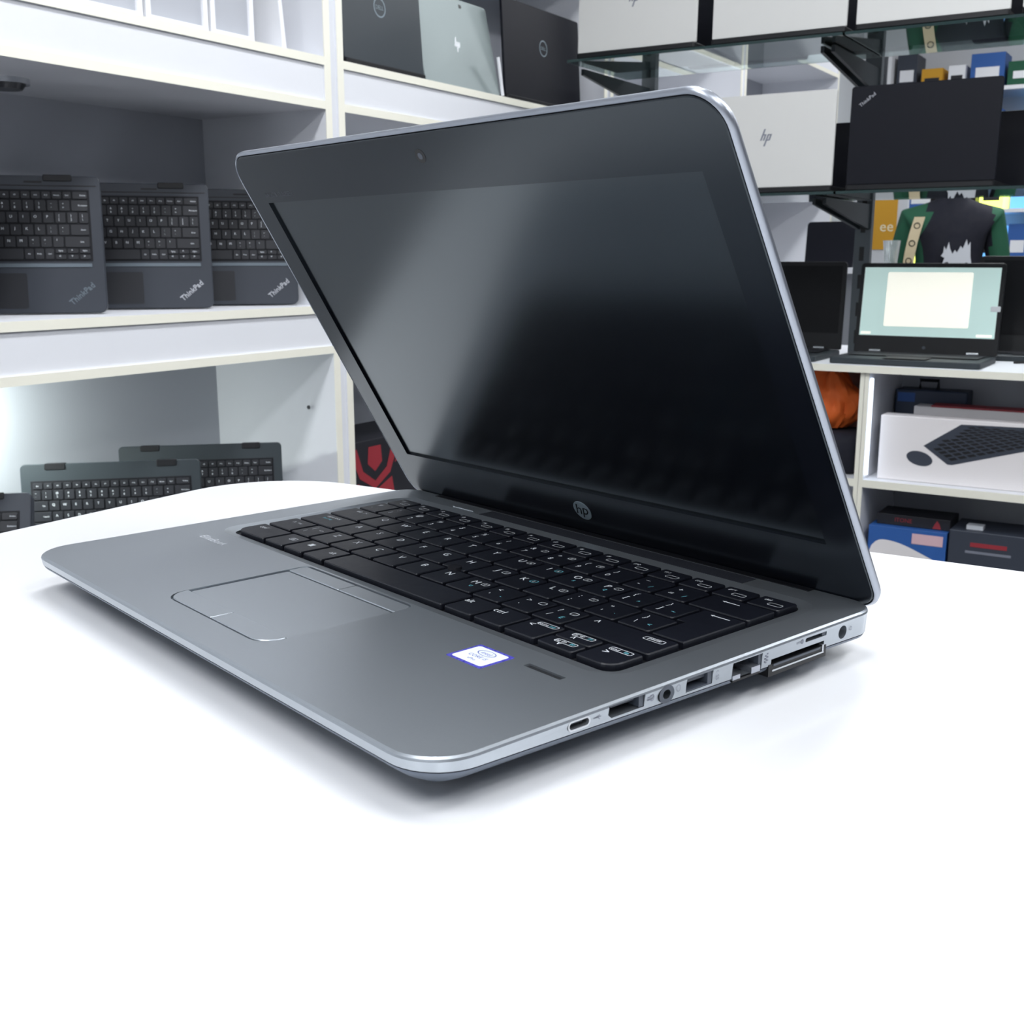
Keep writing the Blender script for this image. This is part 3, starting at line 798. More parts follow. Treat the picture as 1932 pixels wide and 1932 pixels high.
# ---------------------------------------------------------------- open laptops seen from behind
def slash_logo(b, x, y, z, s, mi=0):
    """four slanted strokes"""
    for (dx, lo, hi) in ((-0.42, -0.30, 0.80), (-0.14, -0.30, 0.30), (0.14, -0.85, 0.30), (0.42, -0.30, 0.30)):
        k = 0.36
        q = 0.085
        b.poly([(x + (dx - q + lo * k) * s, y + lo * s, z), (x + (dx + q + lo * k) * s, y + lo * s, z), (x + (dx + q + hi * k) * s, y + hi * s, z), (x + (dx - q + hi * k) * s, y + hi * s, z)], mi)
    for (a0, a1, yy) in ((-0.42, -0.14, 0.24), (0.14, 0.42, 0.24), (0.14, 0.42, -0.26)):
        k = 0.36
        b.poly([(x + (a0 + yy * k) * s, y + (yy - 0.06) * s, z), (x + (a1 + yy * k) * s, y + (yy - 0.06) * s, z), (x + (a1 + yy * k) * s, y + (yy + 0.06) * s, z), (x + (a0 + yy * k) * s, y + (yy + 0.06) * s, z)], mi)
def back_laptop(name, label, loc, rz, w_, h_, lidm, logo=None, lean=R(3), group=None, d_=None, t_=0.007, logopos=None):
    t = thing(name, label, 'laptop', (loc[0], loc[1], loc[2] + 0.0006), rz, group)
    X = Matrix.Translation((0, 0.008, 0.012)) @ Matrix.Rotation(R(90) - lean, 4, 'X')
    b = MB(); b.X = X
    b.slab(w_, h_ - 0.012, (0.003, 0.003, 0.006, 0.006), -t_, 0.0, 0.001, cx=0, cy=(h_ - 0.012) / 2)
    b.build('lid', lidm, t, smooth=40)
    b = MB(); b.X = X
    b.box(-w_ / 2 + 0.010, w_ / 2 - 0.010, 0.018, h_ - 0.024, -t_ - 0.0006, -t_ - 0.0001)
    b.build('screen', 'lcdoff', t)
    d_ = d_ or h_
    b = MB(); b.slab(w_, d_, 0.006, 0.0, 0.0115, 0.0015, cx=0, cy=d_ / 2 + 0.001)
    b.build('base', 'black', t, smooth=40)
    b = MB(); b.box(-w_ / 2 + 0.02, w_ / 2 - 0.02, 0.035, 0.14, 0.0116, 0.0124)
    b.build('keyboard', 'tray', t)
    if logo:
        b = MB(); b.X = X
        if logo == 'slash':
            lx_, ly_ = logopos or (0, h_ * 0.5)
            slash_logo(b, lx_, ly_, 0.0003, 0.0225); b.build('badge', 'print', t)
        elif logo == 'ring':
            lx_, ly_ = logopos or (0, h_ * 0.5)
            b.ring(lx_, ly_, 0.0004, 0.0165, 0.0195); b.text('DELL', lx_, ly_, 0.0004, 0.0115); b.build('badge', 'logo', t)
        elif logo == 'diag':
            b.text('ThinkPad', -w_ / 2 + 0.034, h_ - 0.040, 0.0004, 0.0105, rot=R(38)); b.build('badge', 'badge', t)
    return t
G1, G2 = 0.6175, 0.294
gy = 2.55
for (xa, xb, h_, z, m_, lg, lab, lp) in (
        (-1.395, -1.092, 0.215, G1, 'lidwhite', 'slash', 'pale silver laptop lid on the upper glass shelf, leftmost, with a grey slanted badge', (-0.006, 0.110)),
        (-1.053, -0.752, 0.215, G1, 'lidwhite', None, 'pale silver laptop lid in the middle of the upper glass shelf, badge out of view', None),
        (-0.732, -0.430, 0.215, G1, 'lidwhite', None, 'pale silver laptop lid on the upper glass shelf above the black lid', None),
        (-0.408, -0.110, 0.215, G1, 'lidwhite', None, 'pale silver laptop on the upper glass shelf at the right edge of the photo', None),
        (-1.065, -0.764, 0.212, G2, 'lidwhite', 'slash', 'pale silver laptop lid on the lower glass shelf beside the black lid', (-0.003, 0.108)),
        (-0.733, -0.431, 0.213, G2, 'lidblack', 'diag', 'black laptop lid with diagonal lettering on the lower glass shelf', None)):
    back_laptop('display_laptop', lab, ((xa + xb) / 2, gy, z), 0, xb - xa, h_, m_, lg, lean=R(1.5), logopos=lp)
# darker laptops standing behind them
for (xa, xb, y, z, h_, lab) in ((-1.215, -0.915, 2.80, G1, 0.20, 'black laptop standing behind the gap left of the middle pale lid, upper glass shelf'),
                                (-0.838, -0.56, 2.80, G2, 0.168, 'black laptop standing behind the gap left of the black lid, lower glass shelf'),
                                (-0.545, -0.21, 2.80, G2, 0.172, 'black laptop at the right edge of the lower glass shelf'),
                                (-0.875, -0.675, 2.80, G1, 0.20, 'black laptop standing behind the second gap on the upper glass shelf'),
                                (-0.545, -0.31, 2.80, G1, 0.20, 'slate laptop standing behind the last gap on the upper glass shelf')):
    t = thing('closed_laptop', lab, 'laptop', ((xa + xb) / 2, y, z + 0.0012))
    MB().slab(xb - xa, h_, 0.006, -0.010, 0.0, 0.001, cx=0, cy=h_ / 2, X=Matrix.Rotation(R(88), 4, 'X')).build('lid', 'lidblack', t, smooth=40)
    MB().slab(xb - xa, h_, 0.006, -0.021, -0.0105, 0.001, cx=0, cy=h_ / 2, X=Matrix.Rotation(R(88), 4, 'X')).build('base', 'black', t, smooth=40)
# left wall, second unit
back_laptop('display_laptop', 'slate laptop lid with round badge standing beside the cream shelf upright', (-1.512, 1.972, 0.522), R(90), 0.262, 0.235, 'liddell', 'ring', R(4), logopos=(-0.008, 0.112))
back_laptop('display_laptop', 'black laptop lid with dim round badge standing right of the silver tablet', (-1.512, 2.620, 0.522), R(90), 0.375, 0.232, 'lidblack', 'ring', R(3), logopos=(0.000, 0.128))
t = thing('tablet', 'silver tablet leaning on its kickstand between two dark laptop lids', 'tablet', (-1.525, 2.268, 0.5245), R(90))
X = Matrix.Rotation(R(90 - 12), 4, 'X')
MB().slab(0.300, 0.205, 0.008, -0.009, 0.0, 0.0015, cx=0, cy=0.1035, X=X).build('body', 'lidsil', t, smooth=40)
b = MB(); b.X = X; b.cyl((0.040, 0.190, 0), 0.004, 0.0006); b.box(0.034, 0.038, 0.186, 0.194, 0, 0.0006); b.build('camera', 'port', t)
b = MB(); b.X = X; slash_logo(b, 0.0, 0.10, 0.0004, 0.020); b.build('badge', 'chrome', t)
b = MB(); b.tube([(0.120, -0.012, 0.085), (0.140, -0.012, 0.002)], 0.004); b.build('front_leg', 'white', t)
b = MB(); b.tube([(-0.130, 0.06, 0.11), (-0.130, 0.10, 0.003)], 0.003); b.build('kickstand', 'white', t)

# ---------------------------------------------------------------- glass shelving
def glass_shelf(label, x0, x1, y0, y1, ztop):
    t = thing('glass_shelf', label, 'shelf', ((x0 + x1) / 2, (y0 + y1) / 2, ztop - 0.006))
    a, b = (x1 - x0) / 2, (y1 - y0) / 2
    MB().box(-a, a, -b, b, 0, 0.006).build('pane', 'glass', t)
    MB().box(-a, a, -b - 0.0008, -b - 0.0001, 0, 0.006).build('polished_edge', 'glassedge', t)
    MB().box(-a, a, b + 0.0001, b + 0.0008, 0, 0.006).build('polished_edge', 'glassedge', t)
    return t
glass_shelf('upper glass shelf carrying the row of pale laptop lids, left pane', -1.42, -0.757, 2.552, 2.872, G1)
glass_shelf('upper glass shelf, right pane beside the steel upright', -0.752, 0.45, 2.552, 2.872, G1)
glass_shelf('lower glass shelf under the black laptop lid', -1.42, -0.757, 2.552, 2.872, G2)
glass_shelf('lower glass shelf, right pane at the edge of the photo', -0.752, 0.45, 2.552, 2.872, G2)
COUNTER = -0.094
for ux, lab in ((-0.814, 'slotted steel upright behind the glass shelves, standing on the counter'), (-1.425, 'slotted steel upright behind the leftmost pale laptop lid'), (0.42, 'slotted steel upright at the right end of the glass shelves')):
    t = thing('steel_upright', lab, 'post', (ux, 3.020, COUNTER))
    b = MB().box(-0.020, 0.020, 0, 0.022, 0.0005, CZ - COUNTER - 0.001)
    for k in range(24):
        b.box(-0.006, 0.006, -0.0006, -0.0001, 0.03 + k * 0.07, 0.065 + k * 0.07, 1)
    b.build('post', ['upright', 'port'], t)
    for zz in (G1, G2):
        for sx in (-0.012, 0.012) if abs(ux + 0.814) < 0.01 else (0.0,):
            b = MB()
            z = zz - 0.0085 - COUNTER
            b.loft([[(sx - 0.004, 0, z - 0.062), (sx - 0.004, 0, z), (sx - 0.004, -0.38, z), (sx - 0.004, -0.38, z - 0.014)], [(sx + 0.004, 0, z - 0.062), (sx + 0.004, 0, z), (sx + 0.004, -0.38, z), (sx + 0.004, -0.38, z - 0.014)]])
            b.build('bracket', 'bracket', t)

# ---------------------------------------------------------------- counter and its cabinets
CX0, CX1 = -1.22, 0.60
ct = thing('white_counter', 'long white counter top with cream front edge under the glass shelves', 'counter', (0, 0, COUNTER - 0.016))
MB().box(CX0, CX1, 2.722, 3.36, 0, 0.016).build('top', 'melam', ct)
MB().box(CX0, CX1, 2.7205, 2.7219, -0.0002, 0.0162).build('edging', 'cream', ct)
def cabinet(label, x0, x1):
    u = thing('open_cabinet', label, 'cabinet', ((x0 + x1) / 2, 2.73, FZ))
    a, b = (x0 - x1) / 2, (x1 - x0) / 2
    h = COUNTER - 0.0163 - FZ
    for p0, p1 in ((a, a + 0.010), (b - 0.010, b)):
        s = MB().box(p0, p1, 0.001, 0.33, 0, h).build('side_panel', 'melam', u)
        MB().box(p0, p1, -0.0005, 0.001, 0, h).build('edging', 'cream', s)
    MB().box(a, b, 0.33, 0.336, 0, h).build('back_panel', 'inner', u)
    for z in (-0.366, -0.63, -0.88):
        s = MB().box(a + 0.010, b - 0.010, 0.001, 0.33, z - 0.018 - FZ, z - FZ).build('shelf', 'melam', u)
        MB().box(a + 0.010, b - 0.010, -0.0005, 0.001, z - 0.018 - FZ, z - FZ).build('edging', 'cream', s)
    return u
cabinet('open white cabinet under the counter holding the keyboard and mouse carton', -0.7085, 0.05)
cabinet('open white cabinet under the counter with the orange cloth inside', -1.20, -0.7095)
cabinet('open white cabinet at the right end under the counter', 0.051, 0.58)
t = thing('led_strip', 'lit strip lamp along the inner side of the cabinet by the carton', 'lamp', (-0.6955, 2.745, -0.24))
MB().box(-0.0025, 0.0025, -0.006, 0.006, -0.115, 0.115).build('strip', 'led', t)

# boxed keyboard set
t = thing('keyboard_carton', 'white carton picturing a black keyboard and mouse in the open cabinet', 'box', (-0.43, 2.765, -0.3655))
MB().box(-0.244, 0.244, 0, 0.055, 0, 0.154).build('carton', 'box', t, bevel=0.0015)
b = MB()
f = lambda pts: [(x, -0.0005, z) for x, z in pts]
def P(px, pz): return (px + 0.43, pz + 0.366)
b.poly(f([P(-0.572, -0.278), P(-0.492, -0.222), P(-0.19, -0.216), P(-0.19, -0.225), P(-0.505, -0.318), P(-0.515, -0.318)]))
for i in range(15):
    for j in range(10):
        u0, v0 = (i + 0.12) / 15, (j + 0.15) / 5
        u1, v1 = (i + 0.86) / 15, (j + 0.82) / 5
        A_, B_, C_, D_ = P(-0.566, -0.279), P(-0.492, -0.228), P(-0.19, -0.228), P(-0.508, -0.314)
        # cells laid between the left short side and the far right end
        def cell(u, v):
            sx_ = D_[0] + (A_[0] - D_[0]) * v; sz_ = D_[1] + (A_[1] - D_[1]) * v
            return (sx_ + 0.30 * u * (1 - 0.0), -0.0008, sz_ + (0.088 - 0.030 * v) * u + 0.004)
        pts = [cell(u0, v0), cell(u1, v0), cell(u1, v1), cell(u0, v1)]
        if all(p_[2] < P(0, -0.224)[1] and (B_[0] - A_[0]) * (p_[2] - A_[1]) - (B_[1] - A_[1]) * (p_[0] - A_[0]) < -0.0002 for p_ in pts): b.poly(pts, 1)
b.build('printed_keyboard', ['greybox', 'port'], t)
b = MB()
b.poly([(P(-0.579, -0.309)[0] + 0.030 * math.cos(a * PI / 12), -0.0005, P(0, -0.309)[1] + 0.017 * math.sin(a * PI / 12) - 0.15 * 0.03 * math.cos(a * PI / 12)) for a in range(24)])
b.build('printed_mouse', 'greybox', t)
t = thing('slim_carton', 'slim white carton with a red top lying behind the keyboard carton', 'box', (-0.40, 2.88, -0.3655))
MB().box(-0.225, 0.225, 0, 0.06, 0, 0.166).build('carton', 'box', t, bevel=0.001)
MB().box(-0.185, 0.225, -0.0005, 0.0605, 0.1662, 0.170).build('red_lid', 'red', t)
t = thing('carry_case', 'navy plastic case with a blue label and handle at the back of the cabinet', 'case', (-0.606, 2.97, -0.3655))
MB().box(-0.086, 0.086, 0, 0.07, 0, 0.196).build('case_body', 'navy', t, bevel=0.003)
MB().box(-0.080, -0.038, -0.001, -0.0002, 0.165, 0.188).build('label_patch', 'bluel', t)
b = MB(); b.tube([(-0.034, 0.03, 0.196), (-0.034, 0.03, 0.218), (0.010, 0.03, 0.218), (0.010, 0.03, 0.196)], 0.0045); b.build('handle', 'black', t)
# lower shelf boxes
BS = -0.6295
t = thing('blue_carton', 'blue carton with a white curve and a pink label on the lower cabinet shelf', 'box', (-0.594, 2.765, BS))
MB().box(-0.091, 0.091, 0, 0.12, 0, 0.148).build('carton', 'bluebox', t, bevel=0.001)
b = MB()
top = [(-0.091 + 0.182 * k / 20, 0.070 + 0.046 * (math.sin(PI * min(1.0, k / 20 / 0.62) ** 0.62) if k / 20 < 0.62 * 0.33 else max(0, math.cos(PI * (k / 20 - 0.2) / 1.75)) ** 1.6)) for k in range(21)]
b.poly([(x, -0.0005, z) for x, z in [(-0.091, 0.0), (0.091, 0.0)] + list(reversed(top))])
b.build('white_curve', 'box', t)
MB().box(0.012, 0.083, -0.0012, -0.0003, 0.114, 0.139).build('pink_label', 'pink', t)
t = thing('black_carton', 'black carton with red lettering lying on the blue carton', 'box', (-0.590, 2.79, BS + 0.1485))
MB().box(-0.083, 0.088, 0, 0.10, 0, 0.026).build('carton', 'blackbox', t, bevel=0.001)
b = MB(); b.X = Matrix.Rotation(R(90), 4, 'X'); b.text('ITONE', -0.02, 0.014, 0.0006, 0.014); b.build('red_lettering', 'red', t)
b = MB(); b.X = Matrix.Rotation(R(90), 4, 'X'); b.poly([(0.048, 0.002, 0.0006), (0.068, 0.002, 0.0006), (0.064, 0.014, 0.0006), (0.058, 0.022, 0.0006), (0.052, 0.012, 0.0006)]); b.build('red_mark', 'red', t)
t = thing('black_carton', 'large black carton with faint red print right of the blue carton', 'box', (-0.36, 2.765, BS))
MB().box(-0.138, 0.138, 0, 0.14, 0, 0.160).build('carton', 'greybox', t, bevel=0.002)
MB().box(-0.105, -0.068, 0.02, 0.05, 0.1602, 0.170).build('pale_tab', 'lightprint', t)
MB().box(-0.10, 0.0, -0.001, -0.0002, 0.108, 0.114).build('faint_print', 'print', t)
MB().box(-0.09, -0.01, -0.001, -0.0002, 0.124, 0.134).build('red_print', 'red', t)
# left compartment: cloth and red board
t = thing('brown_panel', 'dark red brown board at the back of the left cabinet compartment', 'board', (-0.92, 3.02, -0.3655))
MB().box(-0.19, 0.19, 0, 0.01, 0.0, 0.245).build('board', 'brown', t, bevel=0.001)
b = MB()
nseg = 48
rings = []
for k in range(17):
    v = k / 16
    rr_ = []
    for i in range(nseg):
        a = 2 * PI * i / nseg
        q = (1 + 0.20 * math.sin(3 * a + 5 * v) + 0.14 * abs(math.sin(4.5 * a - 5 * v)) + 0.07 * math.sin(11 * a + 9 * v)) * (math.sin(PI * (0.10 + 0.84 * v)) ** 0.7)
        rr_.append((0.056 * q * math.cos(a) + 0.012 * math.sin(5 * v), 0.050 * q * math.sin(a), 0.145 * v + 0.010 * math.sin(4 * a) * v))
    rings.append(rr_)
b.loft(rings)
o = b.build('orange_cloth', 'orange', smooth=35, loc=(-0.812, 2.86, -0.262 + Z0))
tag(o, 'crumpled orange cloth on a black bag in the left cabinet compartment', 'cloth')
t = thing('black_bag', 'black fabric bag under the orange cloth in the left cabinet compartment', 'bag', (-0.82, 2.85, -0.3655))
MB().slab(0.19, 0.16, 0.03, 0, 0.098, 0.012).build('bag_body', 'darkfab', t, smooth=60)
MB().tube([(-0.05, 0.073, 0.090), (-0.04, 0.085, 0.16), (0.04, 0.085, 0.175), (0.07, 0.073, 0.090)], 0.006).build('handle', 'darkfab', t)
# second left unit, low compartment carton with red emblem
t = thing('emblem_carton', 'black carton with a red emblem in the low compartment beside the cream upright', 'box', (-1.60, 2.045, -0.4155))
MB().box(-0.12, 0.06, -0.215, 0.215, 0, 0.186).build('carton', 'blackbox', t, bevel=0.002)
b = MB(); ex = 0.0606
def E(pts): b.poly([(ex, y - 0.16, z * 0.96) for y, z in pts])
E([(0.020, 0.178), (0.062, 0.178), (0.066, 0.140), (0.041, 0.120), (0.016, 0.140)])
E([(-0.045, 0.178), (-0.020, 0.178), (0.0, 0.125), (0.041, 0.098), (0.041, 0.080), (-0.012, 0.110)])
E([(0.127, 0.178), (0.102, 0.178), (0.082, 0.125), (0.041, 0.098), (0.041, 0.080), (0.094, 0.110)])
E([(0.150, 0.178), (0.135, 0.178), (0.110, 0.130), (0.150, 0.145)])
E([(-0.02, 0.10), (-0.03, 0.05), (0.02, 0.045), (0.035, 0.078)])
E([(0.10, 0.10), (0.11, 0.05), (0.06, 0.045), (0.047, 0.078)])
E([(0.0, 0.05), (0.041, 0.06), (0.082, 0.05), (0.055, 0.035), (0.041, 0.01), (0.027, 0.035)])
b.build('red_emblem', 'red', t)

# ---------------------------------------------------------------- laptops on the counter
def front_laptop(name, label, loc, rz, w_, d_, h_, lean, lit):
    t = thing(name, label, 'laptop', (loc[0], loc[1], loc[2] + 0.0005), rz)
    MB().slab(w_, d_, 0.010, 0.0, 0.014, 0.002, cx=0, cy=-d_ / 2).build('base', 'lowb', t, smooth=40)
    kb = MB().box(-w_ / 2 + 0.02, w_ / 2 - 0.02, -d_ * 0.60, -0.02, 0.0161, 0.0168).build('keyboard', 'tkey', t)
    MB().box(-0.05, 0.05, -d_ + 0.012, -d_ * 0.64, 0.0161, 0.0165).build('touchpad', 'tkey', t)
    for hx in (-w_ * 0.34, w_ * 0.34):
        MB().cyl((hx - 0.014, -0.006, 0.018), 0.004, 0.028, axis='x').build('hinge', 'chrome', t, smooth=40)
    X = Matrix.Translation((0, 0.0, 0.014)) @ Matrix.Rotation(R(90) - lean, 4, 'X')
    lb = MB(); lb.X = X
    lb.slab(w_, h_, (0.004, 0.004, 0.008, 0.008), -0.008, 0.0, 0.001, cx=0, cy=h_ / 2)
    ld = lb.build('lid', 'black', t, smooth=40)
    s = MB(); s.X = X
    y0, y1, a = 0.042, h_ - 0.011, w_ / 2 - 0.010
    s.box(-a, a, y0, y1, 0.0002, 0.0006)
    sc = s.build('screen', 'scr' if lit else 'lcdoff', ld)
    if lit:
        s = MB(); s.X = X
        s.slab(w_ * 0.59, (y1 - y0) * 0.79, 0.004, 0.0007, 0.0010, cx=-0.002, cy=y0 + (y1 - y0) * 0.535); s.build('screen_window', 'scrw', ld)
        s = MB(); s.X = X
        s.box(-a + 0.004, -a + 0.028, y0 + 0.003, y0 + 0.009, 0.0007, 0.0009); s.box(a - 0.042, a - 0.006, y0 + 0.003, y0 + 0.009, 0.0007, 0.0009); s.build('taskbar_icons', 'scrw', ld)
        s = MB(); s.X = X
        s.slab(0.022, 0.013, 0.002, 0.0007, 0.0012, cx=a - 0.004, cy=y0 + (y1 - y0) * 0.42); s.build('screen_sticker', 'white', ld)
    s = MB(); s.X = X; s.cyl((0, 0.015, 0.0), 0.004, 0.0006); s.build('badge', 'greyring', ld)
    return t
front_laptop('counter_laptop', 'dark laptop with a lit pale screen showing a white window, on the counter', (-0.632, 2.965, COUNTER), R(0), 0.343, 0.215, 0.222, R(7), True)
front_laptop('counter_laptop', 'dark laptop with a black screen left of the lit one on the counter', (-1.016, 2.985, COUNTER), R(1), 0.345, 0.235, 0.224, R(4), False)
front_laptop('counter_laptop', 'dark laptop at the right edge of the photo behind the lit one', (-0.40, 3.16, COUNTER), R(6), 0.30, 0.13, 0.24, R(8), False)
cb = MB()
cb.tube([(-0.42 + 0.02 * k, 2.96 + 0.02 * math.sin(k * 0.9), COUNTER + 0.003) for k in range(14)], 0.0025)
tag(cb.build('cable', 'cable', loc=(0, 0, Z0)), 'thin black cable lying on the counter right of the lit laptop', 'cable')

# ---------------------------------------------------------------- deeper in the shop
dk = thing('white_desk', 'white desk in the middle distance behind the counter', 'desk', (0, 0, 0))
MB().box(-1.30, -0.62, 3.72, 4.12, 0.105, 0.123).build('desktop', 'melam', dk)
MB().box(-1.29, -0.63, 3.78, 4.06, FZ, 0.105).build('desk_body', 'inner', dk)
t = thing('black_laptop', 'black laptop lid standing on the white desk beside the big lid edge', 'laptop', (-1.14, 3.83, 0.1235))
MB().slab(0.16, 0.148, (0.004, 0.004, 0.012, 0.012), -0.010, 0, 0.001, cx=0, cy=0.074, X=Matrix.Rotation(R(84), 4, 'X')).build('lid', 'lidblack', t, smooth=40)
MB().slab(0.16, 0.12, 0.006, 0, 0.012, 0.001, cx=0, cy=0.072).build('base', 'black', t, smooth=40)
t = thing('plastic_cup', 'clear plastic cup standing on the white desk near the steel upright', 'cup', (-0.955, 3.90, 0.1235))
b = MB(); n = 24
pr = [(0.019, 0.0), (0.028, 0.085), (0.029, 0.086), (0.0275, 0.085), (0.0185, 0.002)]
b.loft([[(r_ * math.cos(2 * PI * i / n), r_ * math.sin(2 * PI * i / n), z) for i in range(n)] for r_, z in pr])
b.build('cup_wall', 'cup', t, smooth=50)
t = thing('pink_card', 'tall pink and white card behind the plastic cup', 'card', (-1.06, 4.00, 0.1235))
MB().box(-0.012, 0.012, 0, 0.01, 0, 0.12).build('lower_half', 'box', t); MB().box(-0.012, 0.012, 0, 0.01, 0.12, 0.19).build('upper_half', 'pinkobj', t)
MB().box(-0.012, 0.012, 0, 0.01, 0.19, 0.25).build('dark_tip', 'port', t)
# poster panel
pp = thing('poster_panel', 'pale free standing panel carrying the yellow poster', 'panel', (-1.42, 5.70, FZ + 0.0005))
MB().box(-0.17, 0.085, 0, 0.03, 0, 1.55).build('board', 'wall', pp, bevel=0.002)
MB().box(-0.17, 0.085, -0.08, 0.11, 0, 0.02).build('foot', 'upright', pp)
ps = MB().box(-0.055, 0.055, -0.002, 0, 0, 0.235)
ps = ps.build('yellow_poster', 'yellow', loc=(-1.435, 5.698, 0.195 + Z0)); tag(ps, 'small yellow poster with pale letters on the standing panel', 'poster')
b = MB(); b.X = Matrix.Rotation(R(90), 4, 'X'); b.text('ee', 0.01, 0.10, 0.0026, 0.07); b.build('poster_lettering', 'yl', ps)
# far shelves full of goods
def far_shelf(label, x0, x1, y, zt_, levels):
    u = thing('goods_shelf', label, 'shelving', ((x0 + x1) / 2, y, FZ))
    a = (x1 - x0) / 2
    for sx in (-a, a - 0.02):
        MB().box(sx, sx + 0.02, 0, 0.35, 0, zt_ - FZ).build('side_panel', 'white', u)
    MB().box(-a, a, 0.35, 0.36, 0, zt_ - FZ).build('back_panel', 'wall', u)
    for z in levels:
        MB().box(-a, a, 0, 0.35, z - FZ - 0.02, z - FZ).build('shelf', 'white', u)
    return u
lv = [-0.55, -0.2, 0.12, 0.42, 0.74, 1.06]
far_shelf('white goods shelf far back behind the person', -1.78, -0.70, 6.9, 1.35, lv)
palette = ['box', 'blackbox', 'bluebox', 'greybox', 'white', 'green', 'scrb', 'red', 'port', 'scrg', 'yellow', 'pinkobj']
words = {'box': 'cream', 'greybox': 'slate', 'bluebox': 'blue', 'blackbox': 'black', 'green': 'green', 'yellow': 'yellow', 'red': 'red', 'white': 'white', 'scrb': 'glowing blue', 'scrg': 'glowing lime', 'port': 'jet black', 'pinkobj': 'pink'}
rows_ = {-0.2: 'second lowest', 0.12: 'third lowest', 0.42: 'middle', 0.74: 'second highest', 1.06: 'topmost'}
rnd = random.Random(11)
for ri, z in enumerate(lv[1:]):
    x = -1.74
    pal = palette[:]
    rnd.shuffle(pal)
    n = 0
    while True:
        w_ = rnd.uniform(0.08, 0.19); h_ = rnd.uniform(0.10, 0.23); c = pal[n % len(pal)]
        if x + w_ > -0.73: break
        t = MB().box(-w_ / 2, w_ / 2, 0, 0.2, 0, h_)
        c2 = 'white' if c in ('blackbox', 'green', 'greybox', 'bluebox', 'red') else 'blackbox'
        t.box(-w_ * 0.35, w_ * 0.35, -0.001, -0.0002, h_ * 0.3, h_ * 0.6, 1)
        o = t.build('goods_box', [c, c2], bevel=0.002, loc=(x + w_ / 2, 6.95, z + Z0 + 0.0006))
        tag(o, '%s box on the %s shelf of the far white goods shelving' % (words[c], rows_[z]), 'box', 'goods on the far white shelving')
        x += w_ + rnd.uniform(0.01, 0.04)
        n += 1

